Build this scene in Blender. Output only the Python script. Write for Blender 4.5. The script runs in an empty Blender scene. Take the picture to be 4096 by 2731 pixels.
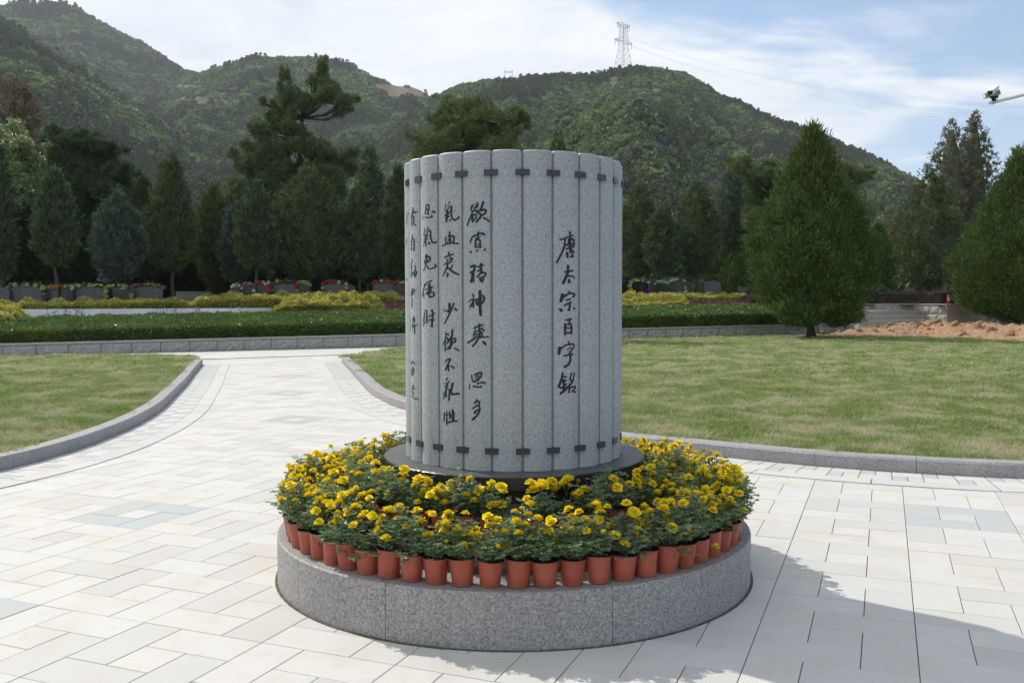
import bpy, math, random, json
import numpy as np
from mathutils import Vector, Matrix, noise as mnoise
R = math.radians
scene = bpy.context.scene
COL = scene.collection

# ---------------------------------------------------------------- camera, sky, sun, exposure
EYE = 1.728
cam_d = bpy.data.cameras.new("camera"); cam = bpy.data.objects.new("camera", cam_d); COL.objects.link(cam)
cam.location = (0, 0, EYE)
cam.rotation_euler = (Matrix.Rotation(R(90 - 2.648), 3, 'X') @ Matrix.Rotation(R(-0.109), 3, 'Z')).to_euler()
cam_d.sensor_width = 36; cam_d.lens = 32.215; cam_d.clip_start = 0.1; cam_d.clip_end = 8000
scene.camera = cam
SUN_AZ = math.atan2(-0.768, 0.640); SUN_EL = R(45)
world = bpy.data.worlds.new("World"); scene.world = world; world.use_nodes = True
def build_world():
    nt = world.node_tree; nt.nodes.clear(); N = nt.nodes.new; L = nt.links.new
    out = N('ShaderNodeOutputWorld'); bg = N('ShaderNodeBackground'); bg.inputs['Strength'].default_value = SKY_STRENGTH
    sky = N('ShaderNodeTexSky'); sky.sky_type = 'NISHITA'; sky.sun_disc = False
    sky.sun_elevation = SUN_EL; sky.sun_rotation = SUN_AZ; sky.dust_density = 0.4; sky.ozone_density = 2.2; sky.altitude = 100
    tc = N('ShaderNodeTexCoord'); sep = N('ShaderNodeSeparateXYZ'); L(tc.outputs['Generated'], sep.inputs[0])
    zc = N('ShaderNodeMath'); zc.operation = 'MAXIMUM'; L(sep.outputs['Z'], zc.inputs[0]); zc.inputs[1].default_value = 0.0
    za = N('ShaderNodeMath'); za.operation = 'ADD'; L(zc.outputs[0], za.inputs[0]); za.inputs[1].default_value = 0.22
    dx = N('ShaderNodeMath'); dx.operation = 'DIVIDE'; L(sep.outputs['X'], dx.inputs[0]); L(za.outputs[0], dx.inputs[1])
    dy = N('ShaderNodeMath'); dy.operation = 'DIVIDE'; L(sep.outputs['Y'], dy.inputs[0]); L(za.outputs[0], dy.inputs[1])
    cb = N('ShaderNodeCombineXYZ'); L(dx.outputs[0], cb.inputs[0]); L(dy.outputs[0], cb.inputs[1])
    mp = N('ShaderNodeMapping'); L(cb.outputs[0], mp.inputs[0]); mp.inputs['Location'].default_value = CLOUD_SHIFT
    mp.inputs['Rotation'].default_value = (0, 0, R(-25)); mp.inputs['Scale'].default_value = (0.55, 1.0, 1)
    n1 = N('ShaderNodeTexNoise'); n1.inputs['Scale'].default_value = 1.15; n1.inputs['Detail'].default_value = 9
    n1.inputs['Roughness'].default_value = 0.52; n1.inputs['Distortion'].default_value = 0.35; L(mp.outputs[0], n1.inputs['Vector'])
    n2 = N('ShaderNodeTexNoise'); n2.inputs['Scale'].default_value = 3.4; n2.inputs['Detail'].default_value = 7
    n2.inputs['Roughness'].default_value = 0.6; n2.inputs['Distortion'].default_value = 0.8; L(mp.outputs[0], n2.inputs['Vector'])
    # the cloud sheet thickens towards the sun side, thins to the east (right of the view)
    m1 = N('ShaderNodeMath'); m1.operation = 'MULTIPLY_ADD'; L(sep.outputs['X'], m1.inputs[0]); m1.inputs[1].default_value = -CLOUD_TILT; L(n1.outputs['Fac'], m1.inputs[2])
    m2 = N('ShaderNodeMath'); m2.operation = 'MULTIPLY_ADD'; L(n2.outputs['Fac'], m2.inputs[0]); m2.inputs[1].default_value = 0.30; L(m1.outputs[0], m2.inputs[2])
    rp = N('ShaderNodeMapRange'); rp.interpolation_type = 'SMOOTHSTEP'; L(m2.outputs[0], rp.inputs['Value'])
    rp.inputs['From Min'].default_value = CLOUD_LO; rp.inputs['From Max'].default_value = CLOUD_HI; rp.inputs['To Min'].default_value = 0.12; rp.inputs['To Max'].default_value = 0.97
    # cloud body: white with faint blue grey undersides
    cr = N('ShaderNodeMapRange'); L(n2.outputs['Fac'], cr.inputs['Value']); cr.inputs['From Min'].default_value = 0.3; cr.inputs['From Max'].default_value = 0.65
    cc = N('ShaderNodeMix'); cc.data_type = 'RGBA'; L(cr.outputs[0], cc.inputs[0]); cc.inputs[6].default_value = (*CLOUD_DARK, 1); cc.inputs[7].default_value = (*CLOUD_LIGHT, 1)
    mx = N('ShaderNodeMix'); mx.data_type = 'RGBA'; L(rp.outputs[0], mx.inputs[0]); L(sky.outputs[0], mx.inputs[6]); L(cc.outputs[2], mx.inputs[7])
    L(mx.outputs[2], bg.inputs['Color']); L(bg.outputs[0], out.inputs['Surface'])
SKY_STRENGTH = 0.15
CLOUD_SHIFT = (0.0, 0.0, 0.0); CLOUD_TILT = 0.36; CLOUD_LO = 0.45; CLOUD_HI = 0.61
CLOUD_DARK = (5.2, 5.65, 6.1); CLOUD_LIGHT = (6.7, 6.9, 7.1)
build_world()
sun_d = bpy.data.lights.new("sun", 'SUN'); sun_d.energy = 4.0; sun_d.angle = R(0.55); sun_d.color = (1.0, 0.955, 0.88)
sun = bpy.data.objects.new("sun", sun_d); COL.objects.link(sun)
sun_vec = Vector((math.sin(SUN_AZ) * math.cos(SUN_EL), math.cos(SUN_AZ) * math.cos(SUN_EL), math.sin(SUN_EL)))
sun.rotation_euler = sun_vec.to_track_quat('Z', 'Y').to_euler(); sun.location = sun_vec * 50
scene.view_settings.view_transform = 'Standard'; scene.view_settings.look = 'None'
scene.view_settings.gamma = 1; scene.view_settings.use_curve_mapping = False
scene.view_settings.exposure = 0.05
scene.render.engine = 'CYCLES'; cy = scene.cycles
cy.max_bounces = 8; cy.diffuse_bounces = 3; cy.glossy_bounces = 3; cy.transmission_bounces = 4; cy.volume_bounces = 0; cy.transparent_max_bounces = 6
cy.use_denoising = True; cy.volume_step_rate = 4

# ---------------------------------------------------------------- helpers
def material(name):
    m = bpy.data.materials.new(name); m.use_nodes = True
    nt = m.node_tree; b = nt.nodes['Principled BSDF']
    return m, nt, b
def mix_rgb(nt, fac, a, b):
    n = nt.nodes.new('ShaderNodeMix'); n.data_type = 'RGBA'
    for sock, v in ((n.inputs[0], fac), (n.inputs[6], a), (n.inputs[7], b)):
        if hasattr(v, 'is_linked'): nt.links.new(v, sock)
        elif isinstance(v, (int, float)): sock.default_value = v
        else: sock.default_value = (*v, 1)
    return n.outputs[2]
def noise_tex(nt, scale, detail=4, rough=0.55, coord='Object', vec=None, stretch=None, dist=0):
    if vec is None:
        tc = nt.nodes.new('ShaderNodeTexCoord'); vec = tc.outputs[coord]
    if stretch:
        mp = nt.nodes.new('ShaderNodeMapping'); mp.inputs['Scale'].default_value = stretch; nt.links.new(vec, mp.inputs[0]); vec = mp.outputs[0]
    n = nt.nodes.new('ShaderNodeTexNoise'); n.inputs['Scale'].default_value = scale; n.inputs['Detail'].default_value = detail
    n.inputs['Roughness'].default_value = rough; n.inputs['Distortion'].default_value = dist; nt.links.new(vec, n.inputs['Vector'])
    return n.outputs['Fac']
def rng_map(nt, v, a, b, c=0.0, d=1.0):
    n = nt.nodes.new('ShaderNodeMapRange'); nt.links.new(v, n.inputs['Value'])
    n.inputs['From Min'].default_value = a; n.inputs['From Max'].default_value = b; n.inputs['To Min'].default_value = c; n.inputs['To Max'].default_value = d
    return n.outputs[0]
def bump(nt, b, h, strength, dist=0.01):
    n = nt.nodes.new('ShaderNodeBump'); n.inputs['Strength'].default_value = strength; n.inputs['Distance'].default_value = dist
    nt.links.new(h, n.inputs['Height']); nt.links.new(n.outputs[0], b.inputs['Normal'])
def plain(name, col, rough=0.7, spec=0.3, metal=0.0, var=0.0, scale=8):
    m, nt, b = material(name)
    b.inputs['Roughness'].default_value = rough; b.inputs['Specular IOR Level'].default_value = spec; b.inputs['Metallic'].default_value = metal
    if var:
        f = noise_tex(nt, scale, 5)
        c = mix_rgb(nt, rng_map(nt, f, 0.3, 0.7), tuple(x * (1 - var) for x in col), tuple(min(1, x * (1 + var)) for x in col))
        nt.links.new(c, b.inputs['Base Color'])
    else: b.inputs['Base Color'].default_value = (*col, 1)
    return m
def leaf_mat(name, c0, c1, c2=None, trans=0.3, rough=0.5, spec=0.25, inst=False, patch=None):
    """foliage: random tint per leaf (face attribute) or per plant, thin leaves let some light through"""
    m, nt, b = material(name); L = nt.links.new
    at = nt.nodes.new('ShaderNodeAttribute'); at.attribute_name = 'tint'
    fac = at.outputs['Fac']
    col = mix_rgb(nt, fac, c0, c1)
    oi = nt.nodes.new('ShaderNodeObjectInfo')
    if c2 is not None: col = mix_rgb(nt, rng_map(nt, oi.outputs['Random'], 0.35 if inst else 0.0, 1.0, 0.0, 0.85), col, c2)
    if patch:
        pf = rng_map(nt, noise_tex(nt, patch[0], 4, 0.6, vec=nt.nodes.new('ShaderNodeNewGeometry').outputs['Position']), patch[1], patch[2])
        mu = nt.nodes.new('ShaderNodeMath'); mu.operation = 'MULTIPLY'; L(pf, mu.inputs[0]); mu.inputs[1].default_value = patch[4] if len(patch) > 4 else 1.0
        col = mix_rgb(nt, mu.outputs[0], col, patch[3])
    L(col, b.inputs['Base Color']); b.inputs['Roughness'].default_value = rough; b.inputs['Specular IOR Level'].default_value = spec
    tr = nt.nodes.new('ShaderNodeBsdfTranslucent'); L(col, tr.inputs['Color'])
    ms = nt.nodes.new('ShaderNodeMixShader'); ms.inputs[0].default_value = trans
    L(b.outputs[0], ms.inputs[1]); L(tr.outputs[0], ms.inputs[2]); L(ms.outputs[0], nt.nodes['Material Output'].inputs['Surface'])
    return m
def link(name, me, mat=None, parent=None, loc=None, rz=0.0):
    o = bpy.data.objects.new(name, me); COL.objects.link(o)
    if mat is not None and me is not None:
        for k in (mat if isinstance(mat, (list, tuple)) else [mat]): me.materials.append(k)
    if parent is not None: o.parent = parent
    if loc is not None: o.location = loc
    if rz: o.rotation_euler = (0, 0, rz)
    return o
def tag(o, label=None, cat=None, group=None, kind=None):
    if label: o['label'] = label
    if cat: o['category'] = cat
    if group: o['group'] = group
    if kind: o['kind'] = kind
    return o
def empty(name, loc=(0, 0, 0), rz=0.0):
    o = bpy.data.objects.new(name, None); COL.objects.link(o); o.location = loc; o.rotation_euler = (0, 0, rz); o.empty_display_size = 0.2
    return o
def mesh_np(name, V, F, tint=None, smooth=False):
    V = np.asarray(V, np.float32); F = np.asarray(F, np.int32)
    me = bpy.data.meshes.new(name); n, k = F.shape
    me.vertices.add(len(V)); me.vertices.foreach_set('co', V.ravel())
    me.loops.add(n * k); me.loops.foreach_set('vertex_index', F.ravel())
    me.polygons.add(n); me.polygons.foreach_set('loop_start', np.arange(0, n * k, k, dtype=np.int32))
    if smooth: me.polygons.foreach_set('use_smooth', np.ones(n, bool))
    if tint is not None:
        a = me.attributes.new('tint', 'FLOAT', 'FACE'); a.data.foreach_set('value', np.asarray(tint, np.float32))
    me.update(calc_edges=True); me.validate()
    return me
class MB:
    """collects simple solids into one mesh"""
    def __init__(s): s.v = []; s.f = []; s.mi = []; s.m = 0
    def add(s, vs, fs):
        o = len(s.v); s.v += [tuple(p) for p in vs]; s.f += [tuple(i + o for i in f) for f in fs]; s.mi += [s.m] * len(fs)
    def box(s, c, d, rz=0.0, mat=None):
        hx, hy, hz = d[0] / 2, d[1] / 2, d[2] / 2; M = mat or Matrix.Rotation(rz, 3, 'Z')
        s.add([M @ Vector((x, y, z)) + Vector(c) for x in (-hx, hx) for y in (-hy, hy) for z in (-hz, hz)],
              [(0, 1, 3, 2), (4, 6, 7, 5), (0, 4, 5, 1), (2, 3, 7, 6), (0, 2, 6, 4), (1, 5, 7, 3)])
    def prism(s, poly, z0, z1, top=None):
        n = len(poly); t = top or poly
        s.add([(x, y, z0) for x, y in poly] + [(x, y, z1) for x, y in t],
              [tuple(range(n))[::-1], tuple(range(n, 2 * n))] + [(i, (i + 1) % n, n + (i + 1) % n, n + i) for i in range(n)])
    def lathe(s, prof, n=48, a0=0.0, a1=None, c=(0, 0), cap=True):
        full = a1 is None; a1 = 2 * math.pi if full else a1; m = n if full else n + 1
        vs = []; 
        for k in range(m):
            a = a0 + (a1 - a0) * k / n
            vs += [(c[0] + r * math.sin(a), c[1] - r * math.cos(a), z) for r, z in prof]
        p = len(prof); fs = []
        for k in range(n):
            k2 = (k + 1) % m
            fs += [(k * p + j, k2 * p + j, k2 * p + j + 1, k * p + j + 1) for j in range(p - 1)]
        if not full and cap: fs += [tuple(range(p)), tuple(range((m - 1) * p, m * p))[::-1]]
        s.add(vs, fs)
    def tube(s, pts, r, n=6, cap=True):
        pts = [Vector(p) for p in pts]; rr = r if isinstance(r, (list, tuple)) else [r] * len(pts); vs = []
        for i, p in enumerate(pts):
            d = (pts[min(i + 1, len(pts) - 1)] - pts[max(i - 1, 0)]); d = d.normalized() if d.length > 1e-9 else Vector((0, 0, 1))
            u = d.cross(Vector((0, 0, 1)) if abs(d.z) < 0.9 else Vector((1, 0, 0))).normalized(); w = d.cross(u)
            vs += [p + (u * math.cos(2 * math.pi * k / n) + w * math.sin(2 * math.pi * k / n)) * rr[i] for k in range(n)]
        fs = [(i * n + k, i * n + (k + 1) % n, (i + 1) * n + (k + 1) % n, (i + 1) * n + k) for i in range(len(pts) - 1) for k in range(n)]
        if cap: fs += [tuple(range(n))[::-1], tuple(range((len(pts) - 1) * n, len(pts) * n))]
        s.add(vs, fs)
    def mesh(s, name, smooth=False, angle=None):
        me = bpy.data.meshes.new(name); me.from_pydata(s.v, [], s.f)
        me.polygons.foreach_set('material_index', s.mi)
        if smooth or angle is not None: me.polygons.foreach_set('use_smooth', [True] * len(me.polygons))
        me.update()
        if angle is not None:
            try: me.set_sharp_from_angle(angle=angle)
            except Exception: pass
        return me
    def build(s, name, mat, parent=None, smooth=False, angle=None, loc=None, rz=0.0):
        return link(name, s.mesh(name, smooth, angle), mat, parent, loc, rz)
def ray(px, py):
    """direction (x/y, z/y) of a point measured on the 2352 px wide survey sheet"""
    x = (px * 1.7415 - 2048) / 3665.4; v = -(py * 1.7415 - 1365.5) / 3665.4; p = R(2.648)
    c, s = math.cos(p), math.sin(p); y = c + v * s
    return x / y, (-s + v * c) / y
WS = 0.45; W0 = 35.4           # the long retaining wall runs along y = W0 + WS * x
def spot(px, b):
    """plan position on a line b metres behind the retaining wall"""
    t = ray(px, 690)[0]; y = (W0 + b) / (1 - WS * t); return t * y, y
def zat(px, py, y): return EYE + ray(px, py)[1] * y
def scatter(name, pts, sc, insts, mat_kind='stuff', tilt=None, rz=None):
    """one object: many small plants placed with geometry nodes"""
    me = bpy.data.meshes.new(name); me.vertices.add(len(pts)); me.vertices.foreach_set('co', np.asarray(pts, np.float32).ravel())
    rs = np.random.RandomState(len(pts) % 9973)
    for an, arr in (('sc', sc), ('rz', rs.rand(len(pts)) * 6.283 if rz is None else rz), ('pick', rs.randint(0, len(insts), len(pts))), ('tx', (rs.rand(len(pts)) - .5) * (tilt or 0)), ('ty', (rs.rand(len(pts)) - .5) * (tilt or 0))):
        a = me.attributes.new(an, 'INT' if an == 'pick' else 'FLOAT', 'POINT'); a.data.foreach_set('value', np.asarray(arr, np.int32 if an == 'pick' else np.float32))
    o = link(name, me)
    ng = bpy.data.node_groups.new(name, 'GeometryNodeTree'); ng.interface.new_socket('Geometry', in_out='INPUT', socket_type='NodeSocketGeometry'); ng.interface.new_socket('Geometry', in_out='OUTPUT', socket_type='NodeSocketGeometry')
    N = ng.nodes.new; L = ng.links.new; gi = N('NodeGroupInput'); go = N('NodeGroupOutput')
    def named(n, t='FLOAT'):
        x = N('GeometryNodeInputNamedAttribute'); x.data_type = t; x.inputs['Name'].default_value = n; return x.outputs[0]
    cr = N('ShaderNodeCombineXYZ'); L(named('tx'), cr.inputs[0]); L(named('ty'), cr.inputs[1]); L(named('rz'), cr.inputs[2])
    jg = N('GeometryNodeJoinGeometry')
    for k, io in enumerate(insts):
        inst = N('GeometryNodeInstanceOnPoints'); oi = N('GeometryNodeObjectInfo'); oi.inputs['Object'].default_value = io; oi.inputs['As Instance'].default_value = True
        cm = N('FunctionNodeCompare'); cm.data_type = 'INT'; cm.operation = 'EQUAL'; L(named('pick', 'INT'), cm.inputs[2]); cm.inputs[3].default_value = k
        L(gi.outputs[0], inst.inputs['Points']); L(cm.outputs[0], inst.inputs['Selection']); L(oi.outputs['Geometry'], inst.inputs['Instance'])
        L(cr.outputs[0], inst.inputs['Rotation']); L(named('sc'), inst.inputs['Scale']); L(inst.outputs[0], jg.inputs[0])
    L(jg.outputs[0], go.inputs[0])
    md = o.modifiers.new('scatter', 'NODES'); md.node_group = ng
    tag(o, kind=mat_kind); return o
def hidden(name, me, mat):
    o = bpy.data.objects.new(name, me); me.materials.clear(); me.materials.append(mat); return o     # source geometry for the scatter, itself not in the scene
def kites(P, D, L, W, rs, bend=0.0):
    """leaf shaped quads at P pointing along D"""
    P = np.asarray(P, float); D = np.asarray(D, float); D /= (np.linalg.norm(D, axis=1, keepdims=True) + 1e-9)
    n = len(P); A = rs.randn(n, 3); S = np.cross(D, A); S /= (np.linalg.norm(S, axis=1, keepdims=True) + 1e-9)
    L = np.broadcast_to(np.asarray(L, float), (n,))[:, None]; W = np.broadcast_to(np.asarray(W, float), (n,))[:, None]
    up = np.cross(S, D)
    V = np.stack([P, P + D * L * .55 + S * W * .5 + up * L * bend, P + D * L, P + D * L * .45 - S * W * .5 + up * L * bend], 1).reshape(-1, 3)
    return V, np.arange(4 * n).reshape(n, 4)
# ---------------------------------------------------------------- materials
def granite(name, base, dark, light, gscale, pink=None, rough=0.55, cell=110, spec=0.35, stain=0.0):
    m, nt, b = material(name)
    f = rng_map(nt, noise_tex(nt, gscale, 3, 0.75), 0.38, 0.62)
    c = mix_rgb(nt, f, dark, light)
    f2 = rng_map(nt, noise_tex(nt, gscale * 0.45, 2, 0.6), 0.35, 0.65)
    c = mix_rgb(nt, 0.45, c, mix_rgb(nt, f2, base, light))
    if pink:
        vo = nt.nodes.new('ShaderNodeTexVoronoi'); vo.inputs['Scale'].default_value = cell
        tc = nt.nodes.new('ShaderNodeTexCoord'); nt.links.new(tc.outputs['Object'], vo.inputs['Vector'])
        sp = nt.nodes.new('ShaderNodeSeparateColor'); nt.links.new(vo.outputs['Color'], sp.inputs[0])
        c = mix_rgb(nt, rng_map(nt, sp.outputs[0], 0.66, 0.72, 0, 0.6), c, pink)
        c = mix_rgb(nt, rng_map(nt, sp.outputs[1], 0.80, 0.86, 0, 0.5), c, tuple(x * 0.35 for x in base))
    big = rng_map(nt, noise_tex(nt, 2.3, 4), 0.3, 0.7, 0.0, 0.16 + stain)
    c = mix_rgb(nt, big, c, tuple(x * 0.6 for x in base))
    sk = rng_map(nt, noise_tex(nt, 1.0, 5, 0.6, stretch=(22, 22, .9)), 0.52, 0.72, 0.0, 0.22)
    c = mix_rgb(nt, sk, c, tuple(x * 0.55 for x in base))
    nt.links.new(c, b.inputs['Base Color']); b.inputs['Roughness'].default_value = rough; b.inputs['Specular IOR Level'].default_value = spec
    bump(nt, b, f, 0.25, 0.002)
    return m
M = {}
M['stone'] = granite('grey_granite', (0.31, 0.34, 0.35), (0.15, 0.17, 0.175), (0.52, 0.55, 0.56), 150)
M['groove'] = plain('groove_mortar', (0.25, 0.245, 0.24), 0.85, var=0.15, scale=20)
M['pinkstone'] = granite('pinkish_granite', (0.225, 0.225, 0.225), (0.075, 0.075, 0.077), (0.50, 0.49, 0.485), 130, pink=(0.30, 0.25, 0.235), cell=120)
M['kerbside'] = granite('kerb_granite', (0.31, 0.305, 0.31), (0.14, 0.14, 0.148), (0.48, 0.47, 0.47), 110, pink=(0.36, 0.30, 0.29), cell=110, stain=0.1)
M['black'] = granite('black_granite', (0.018, 0.018, 0.02), (0.008, 0.008, 0.009), (0.04, 0.04, 0.042), 120, rough=0.12, spec=0.6)
M['blacktop'] = granite('dusty_black_granite', (0.075, 0.075, 0.073), (0.045, 0.045, 0.045), (0.12, 0.12, 0.115), 90, rough=0.42, spec=0.5)
M['clamp'] = granite('clamp_granite', (0.025, 0.025, 0.028), (0.012, 0.012, 0.014), (0.06, 0.06, 0.065), 110, rough=0.22, spec=0.5)
M['ink'] = plain('dark_paint', (0.022, 0.024, 0.024), 0.55, 0.3, var=0.2, scale=60)
def paver(name, c0, c1, attr=False, grooves=0.5):
    m, nt, b = material(name); L = nt.links.new
    if attr: r = nt.nodes.new('ShaderNodeAttribute'); r.attribute_name = 'tint'; rnd = r.outputs['Fac']; co = nt.nodes.new('ShaderNodeNewGeometry').outputs['Position']
    else: rnd = nt.nodes.new('ShaderNodeObjectInfo').outputs['Random']; co = nt.nodes.new('ShaderNodeNewGeometry').outputs['Position']
    c = mix_rgb(nt, rnd, c0, c1)
    f3 = rng_map(nt, rnd, 0.62, 0.95, 0, 0.38)
    c = mix_rgb(nt, f3, c, (c0[0] * 1.06, c0[1] * 1.0, c0[2] * .88))
    gr = noise_tex(nt, 190, 3, 0.7, vec=co)
    c = mix_rgb(nt, rng_map(nt, gr, 0.3, 0.7, 0, 0.20), c, tuple(x * 0.62 for x in c0))
    st = rng_map(nt, noise_tex(nt, 2.2, 6, 0.65, vec=co), 0.46, 0.70, 0, 0.48)
    c = mix_rgb(nt, st, c, (0.50, 0.44, 0.35))
    st2 = rng_map(nt, noise_tex(nt, 7, 7, 0.8, vec=co), 0.57, 0.76, 0, 0.6)
    c = mix_rgb(nt, st2, c, (0.34, 0.33, 0.31))
    sp_ = rng_map(nt, noise_tex(nt, 34, 5, 0.75, vec=co), 0.66, 0.72, 0, 0.45)
    c = mix_rgb(nt, sp_, c, (0.25, 0.235, 0.21))
    # combed surface: fine parallel scratches along the length of some slabs
    tc = nt.nodes.new('ShaderNodeTexCoord')
    sc = noise_tex(nt, 1.0, 4, 0.7, vec=(co if attr else tc.outputs['Object']), stretch=((0.4, 150, 1) if not attr else (60, 60, 1)))
    gm = rng_map(nt, rnd, 0.45, 0.6, 0.1, 1.0)
    mm = nt.nodes.new('ShaderNodeMath'); mm.operation = 'MULTIPLY'; L(rng_map(nt, sc, 0.5, 0.72, 0, grooves), mm.inputs[0]); L(gm, mm.inputs[1])
    c = mix_rgb(nt, mm.outputs[0], c, tuple(x * 0.55 for x in c0))
    L(c, b.inputs['Base Color']); b.inputs['Roughness'].default_value = 0.72; b.inputs['Specular IOR Level'].default_value = 0.3
    bump(nt, b, gr, 0.3, 0.002)
    return m
M['slab'] = paver('light_slab', (0.52, 0.51, 0.485), (0.65, 0.64, 0.61))
M['slab_a'] = paver('light_slab_far', (0.50, 0.49, 0.465), (0.66, 0.65, 0.62), attr=True, grooves=0.2)
M['slabgrey'] = paver('grey_slab', (0.43, 0.45, 0.445), (0.47, 0.49, 0.485), grooves=0.1)
M['slabgrey_a'] = paver('grey_slab_far', (0.40, 0.425, 0.42), (0.44, 0.465, 0.46), attr=True, grooves=0.1)
M['band'] = paver('band_slab', (0.50, 0.505, 0.49), (0.58, 0.58, 0.56), grooves=0.1)
M['joint'] = plain('joint_sand', (0.21, 0.20, 0.185), 0.95, 0.1, var=0.2, scale=30)
M['soil'] = plain('bed_soil', (0.085, 0.065, 0.045), 0.95, 0.1, var=0.35, scale=6)
M['potsoil'] = plain('potting_soil', (0.03, 0.024, 0.018), 0.95, 0.1, var=0.4, scale=60)
M['bark'] = plain('bark', (0.085, 0.068, 0.055), 0.9, 0.15, var=0.4, scale=14)
def rock_face(name, a, b_, scale=3.0):
    m, nt, b = material(name); f = noise_tex(nt, scale, 8, 0.65)
    nt.links.new(mix_rgb(nt, rng_map(nt, f, 0.3, 0.7), a, b_), b.inputs['Base Color']); b.inputs['Roughness'].default_value = 0.85
    bump(nt, b, f, 0.9, 0.03); return m
M['rough'] = rock_face('rock_faced_granite', (0.24, 0.23, 0.215), (0.40, 0.385, 0.36), 9)
M['smooth'] = granite('dressed_granite', (0.36, 0.345, 0.32), (0.27, 0.26, 0.24), (0.47, 0.45, 0.42), 40, rough=0.75, stain=0.15)
M['marble'] = plain('pale_marble', (0.56, 0.58, 0.60), 0.5, 0.4, var=0.12, scale=3)

# ---------------------------------------------------------------- ground, hills
def fbm(x, y, s, seed=0.0, o=4):
    x = np.asarray(x, float); y = np.asarray(y, float); r = np.zeros(np.broadcast(x, y).shape); a = 1.0; rs = np.random.RandomState(int(seed * 10) + 5)
    for k in range(o):
        for j in range(4):
            th = rs.rand() * 6.283; ph = rs.rand() * 6.283; fr = (0.7 + 0.6 * rs.rand()) * 2 ** k / s
            r = r + a * 0.4 * np.sin((x * math.cos(th) + y * math.sin(th)) * fr * 6.283 + ph + 1.3 * np.sin((x * math.sin(th) - y * math.cos(th)) * fr * 3.1 + ph * 2))
        a *= 0.5
    return r
def terrace(x, b):
    """height of the planted terrace b metres behind the wall"""
    a = x * 0.912 + (WS * x + b) * 0.41
    z = 0.50 + 0.0068 * x * np.clip(1 - b / 60, 0, 1) + np.interp(b, [-1, 0, 4, 6, 9, 11, 14, 40, 90, 160], [-.1, -.06, 0.2, 0.35, 0.6, 0.98, 1.08, 1.5, 3.0, 8.0])
    return np.maximum(z, np.interp(a, [15.0, 18.0], [0.3, 1.40]) * (b > 0.02))
gm_, gnt, gb = material('ground_earth')
gnt.links.new(mix_rgb(gnt, rng_map(gnt, noise_tex(gnt, 0.25, 8, 0.6), 0.35, 0.65), (0.06, 0.05, 0.032), (0.045, 0.06, 0.02)), gb.inputs['Base Color']); gb.inputs['Roughness'].default_value = 0.95
g = MB(); g.add([(-3000, -400, -0.06), (3000, -400, -0.06), (3000, 3000, -0.06), (-3000, 3000, -0.06)], [(0, 1, 2, 3)])
tag(g.build('ground', gm_), kind='structure')
xs = np.concatenate([np.linspace(-130, 8, 40), np.linspace(9, 36, 28), np.linspace(40, 150, 22)]); bs = np.array([0.05, 1, 2, 3, 4, 5, 6, 7.5, 9, 10, 11, 12, 14, 20, 30, 40, 60, 90, 130, 175])
X, B = np.meshgrid(xs, bs); Yg = W0 + WS * X + B; Z = terrace(X, B) + 0.12 * fbm(X, Yg, 6, 1) * np.clip(B / 8 - 1.2, 0, 1)
V = np.stack([X, Yg, Z], -1).reshape(-1, 3); nx = len(xs)
F = [(j * nx + i, j * nx + i + 1, (j + 1) * nx + i + 1, (j + 1) * nx + i) for j in range(len(bs) - 1) for i in range(nx - 1)]
def wall_ap(x, y): return x * 0.912 + (y - W0) * 0.41, -0.41 * x + 0.912 * (y - W0)
def _keep(f):
    c = V[list(f)].mean(0); a, p = wall_ap(c[0], c[1]); return not (17.6 < a < 23.4 and p < 8.5)
F = [f for f in F if _keep(f)]
tag(link('terrain', mesh_np('terrain', V, F, smooth=True), gm_), kind='structure')

hm, hnt, hb = material('hill_soil')
hc = mix_rgb(hnt, rng_map(hnt, noise_tex(hnt, 0.02, 8, 0.65), 0.35, 0.65), (0.035, 0.050, 0.018), (0.060, 0.070, 0.026))
ra = hnt.nodes.new('ShaderNodeAttribute'); ra.attribute_name = 'tint'
rf = noise_tex(hnt, 0.11, 8, 0.7)
rc = mix_rgb(hnt, rng_map(hnt, rf, 0.4, 0.62), (0.05, 0.055, 0.045), (0.20, 0.185, 0.165))
sc_ = mix_rgb(hnt, rng_map(hnt, rf, 0.3, 0.7), (0.17, 0.12, 0.085), (0.26, 0.19, 0.14))
c1 = mix_rgb(hnt, rng_map(hnt, ra.outputs['Fac'], 0.25, 0.6), hc, rc); c1 = mix_rgb(hnt, rng_map(hnt, ra.outputs['Fac'], 1.2, 1.6), c1, sc_)
hnt.links.new(c1, hb.inputs['Base Color']); hb.inputs['Roughness'].default_value = 0.95; hb.inputs['Specular IOR Level'].default_value = 0.1
bump(hnt, hb, rf, 1.0, 4.0)
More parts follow.
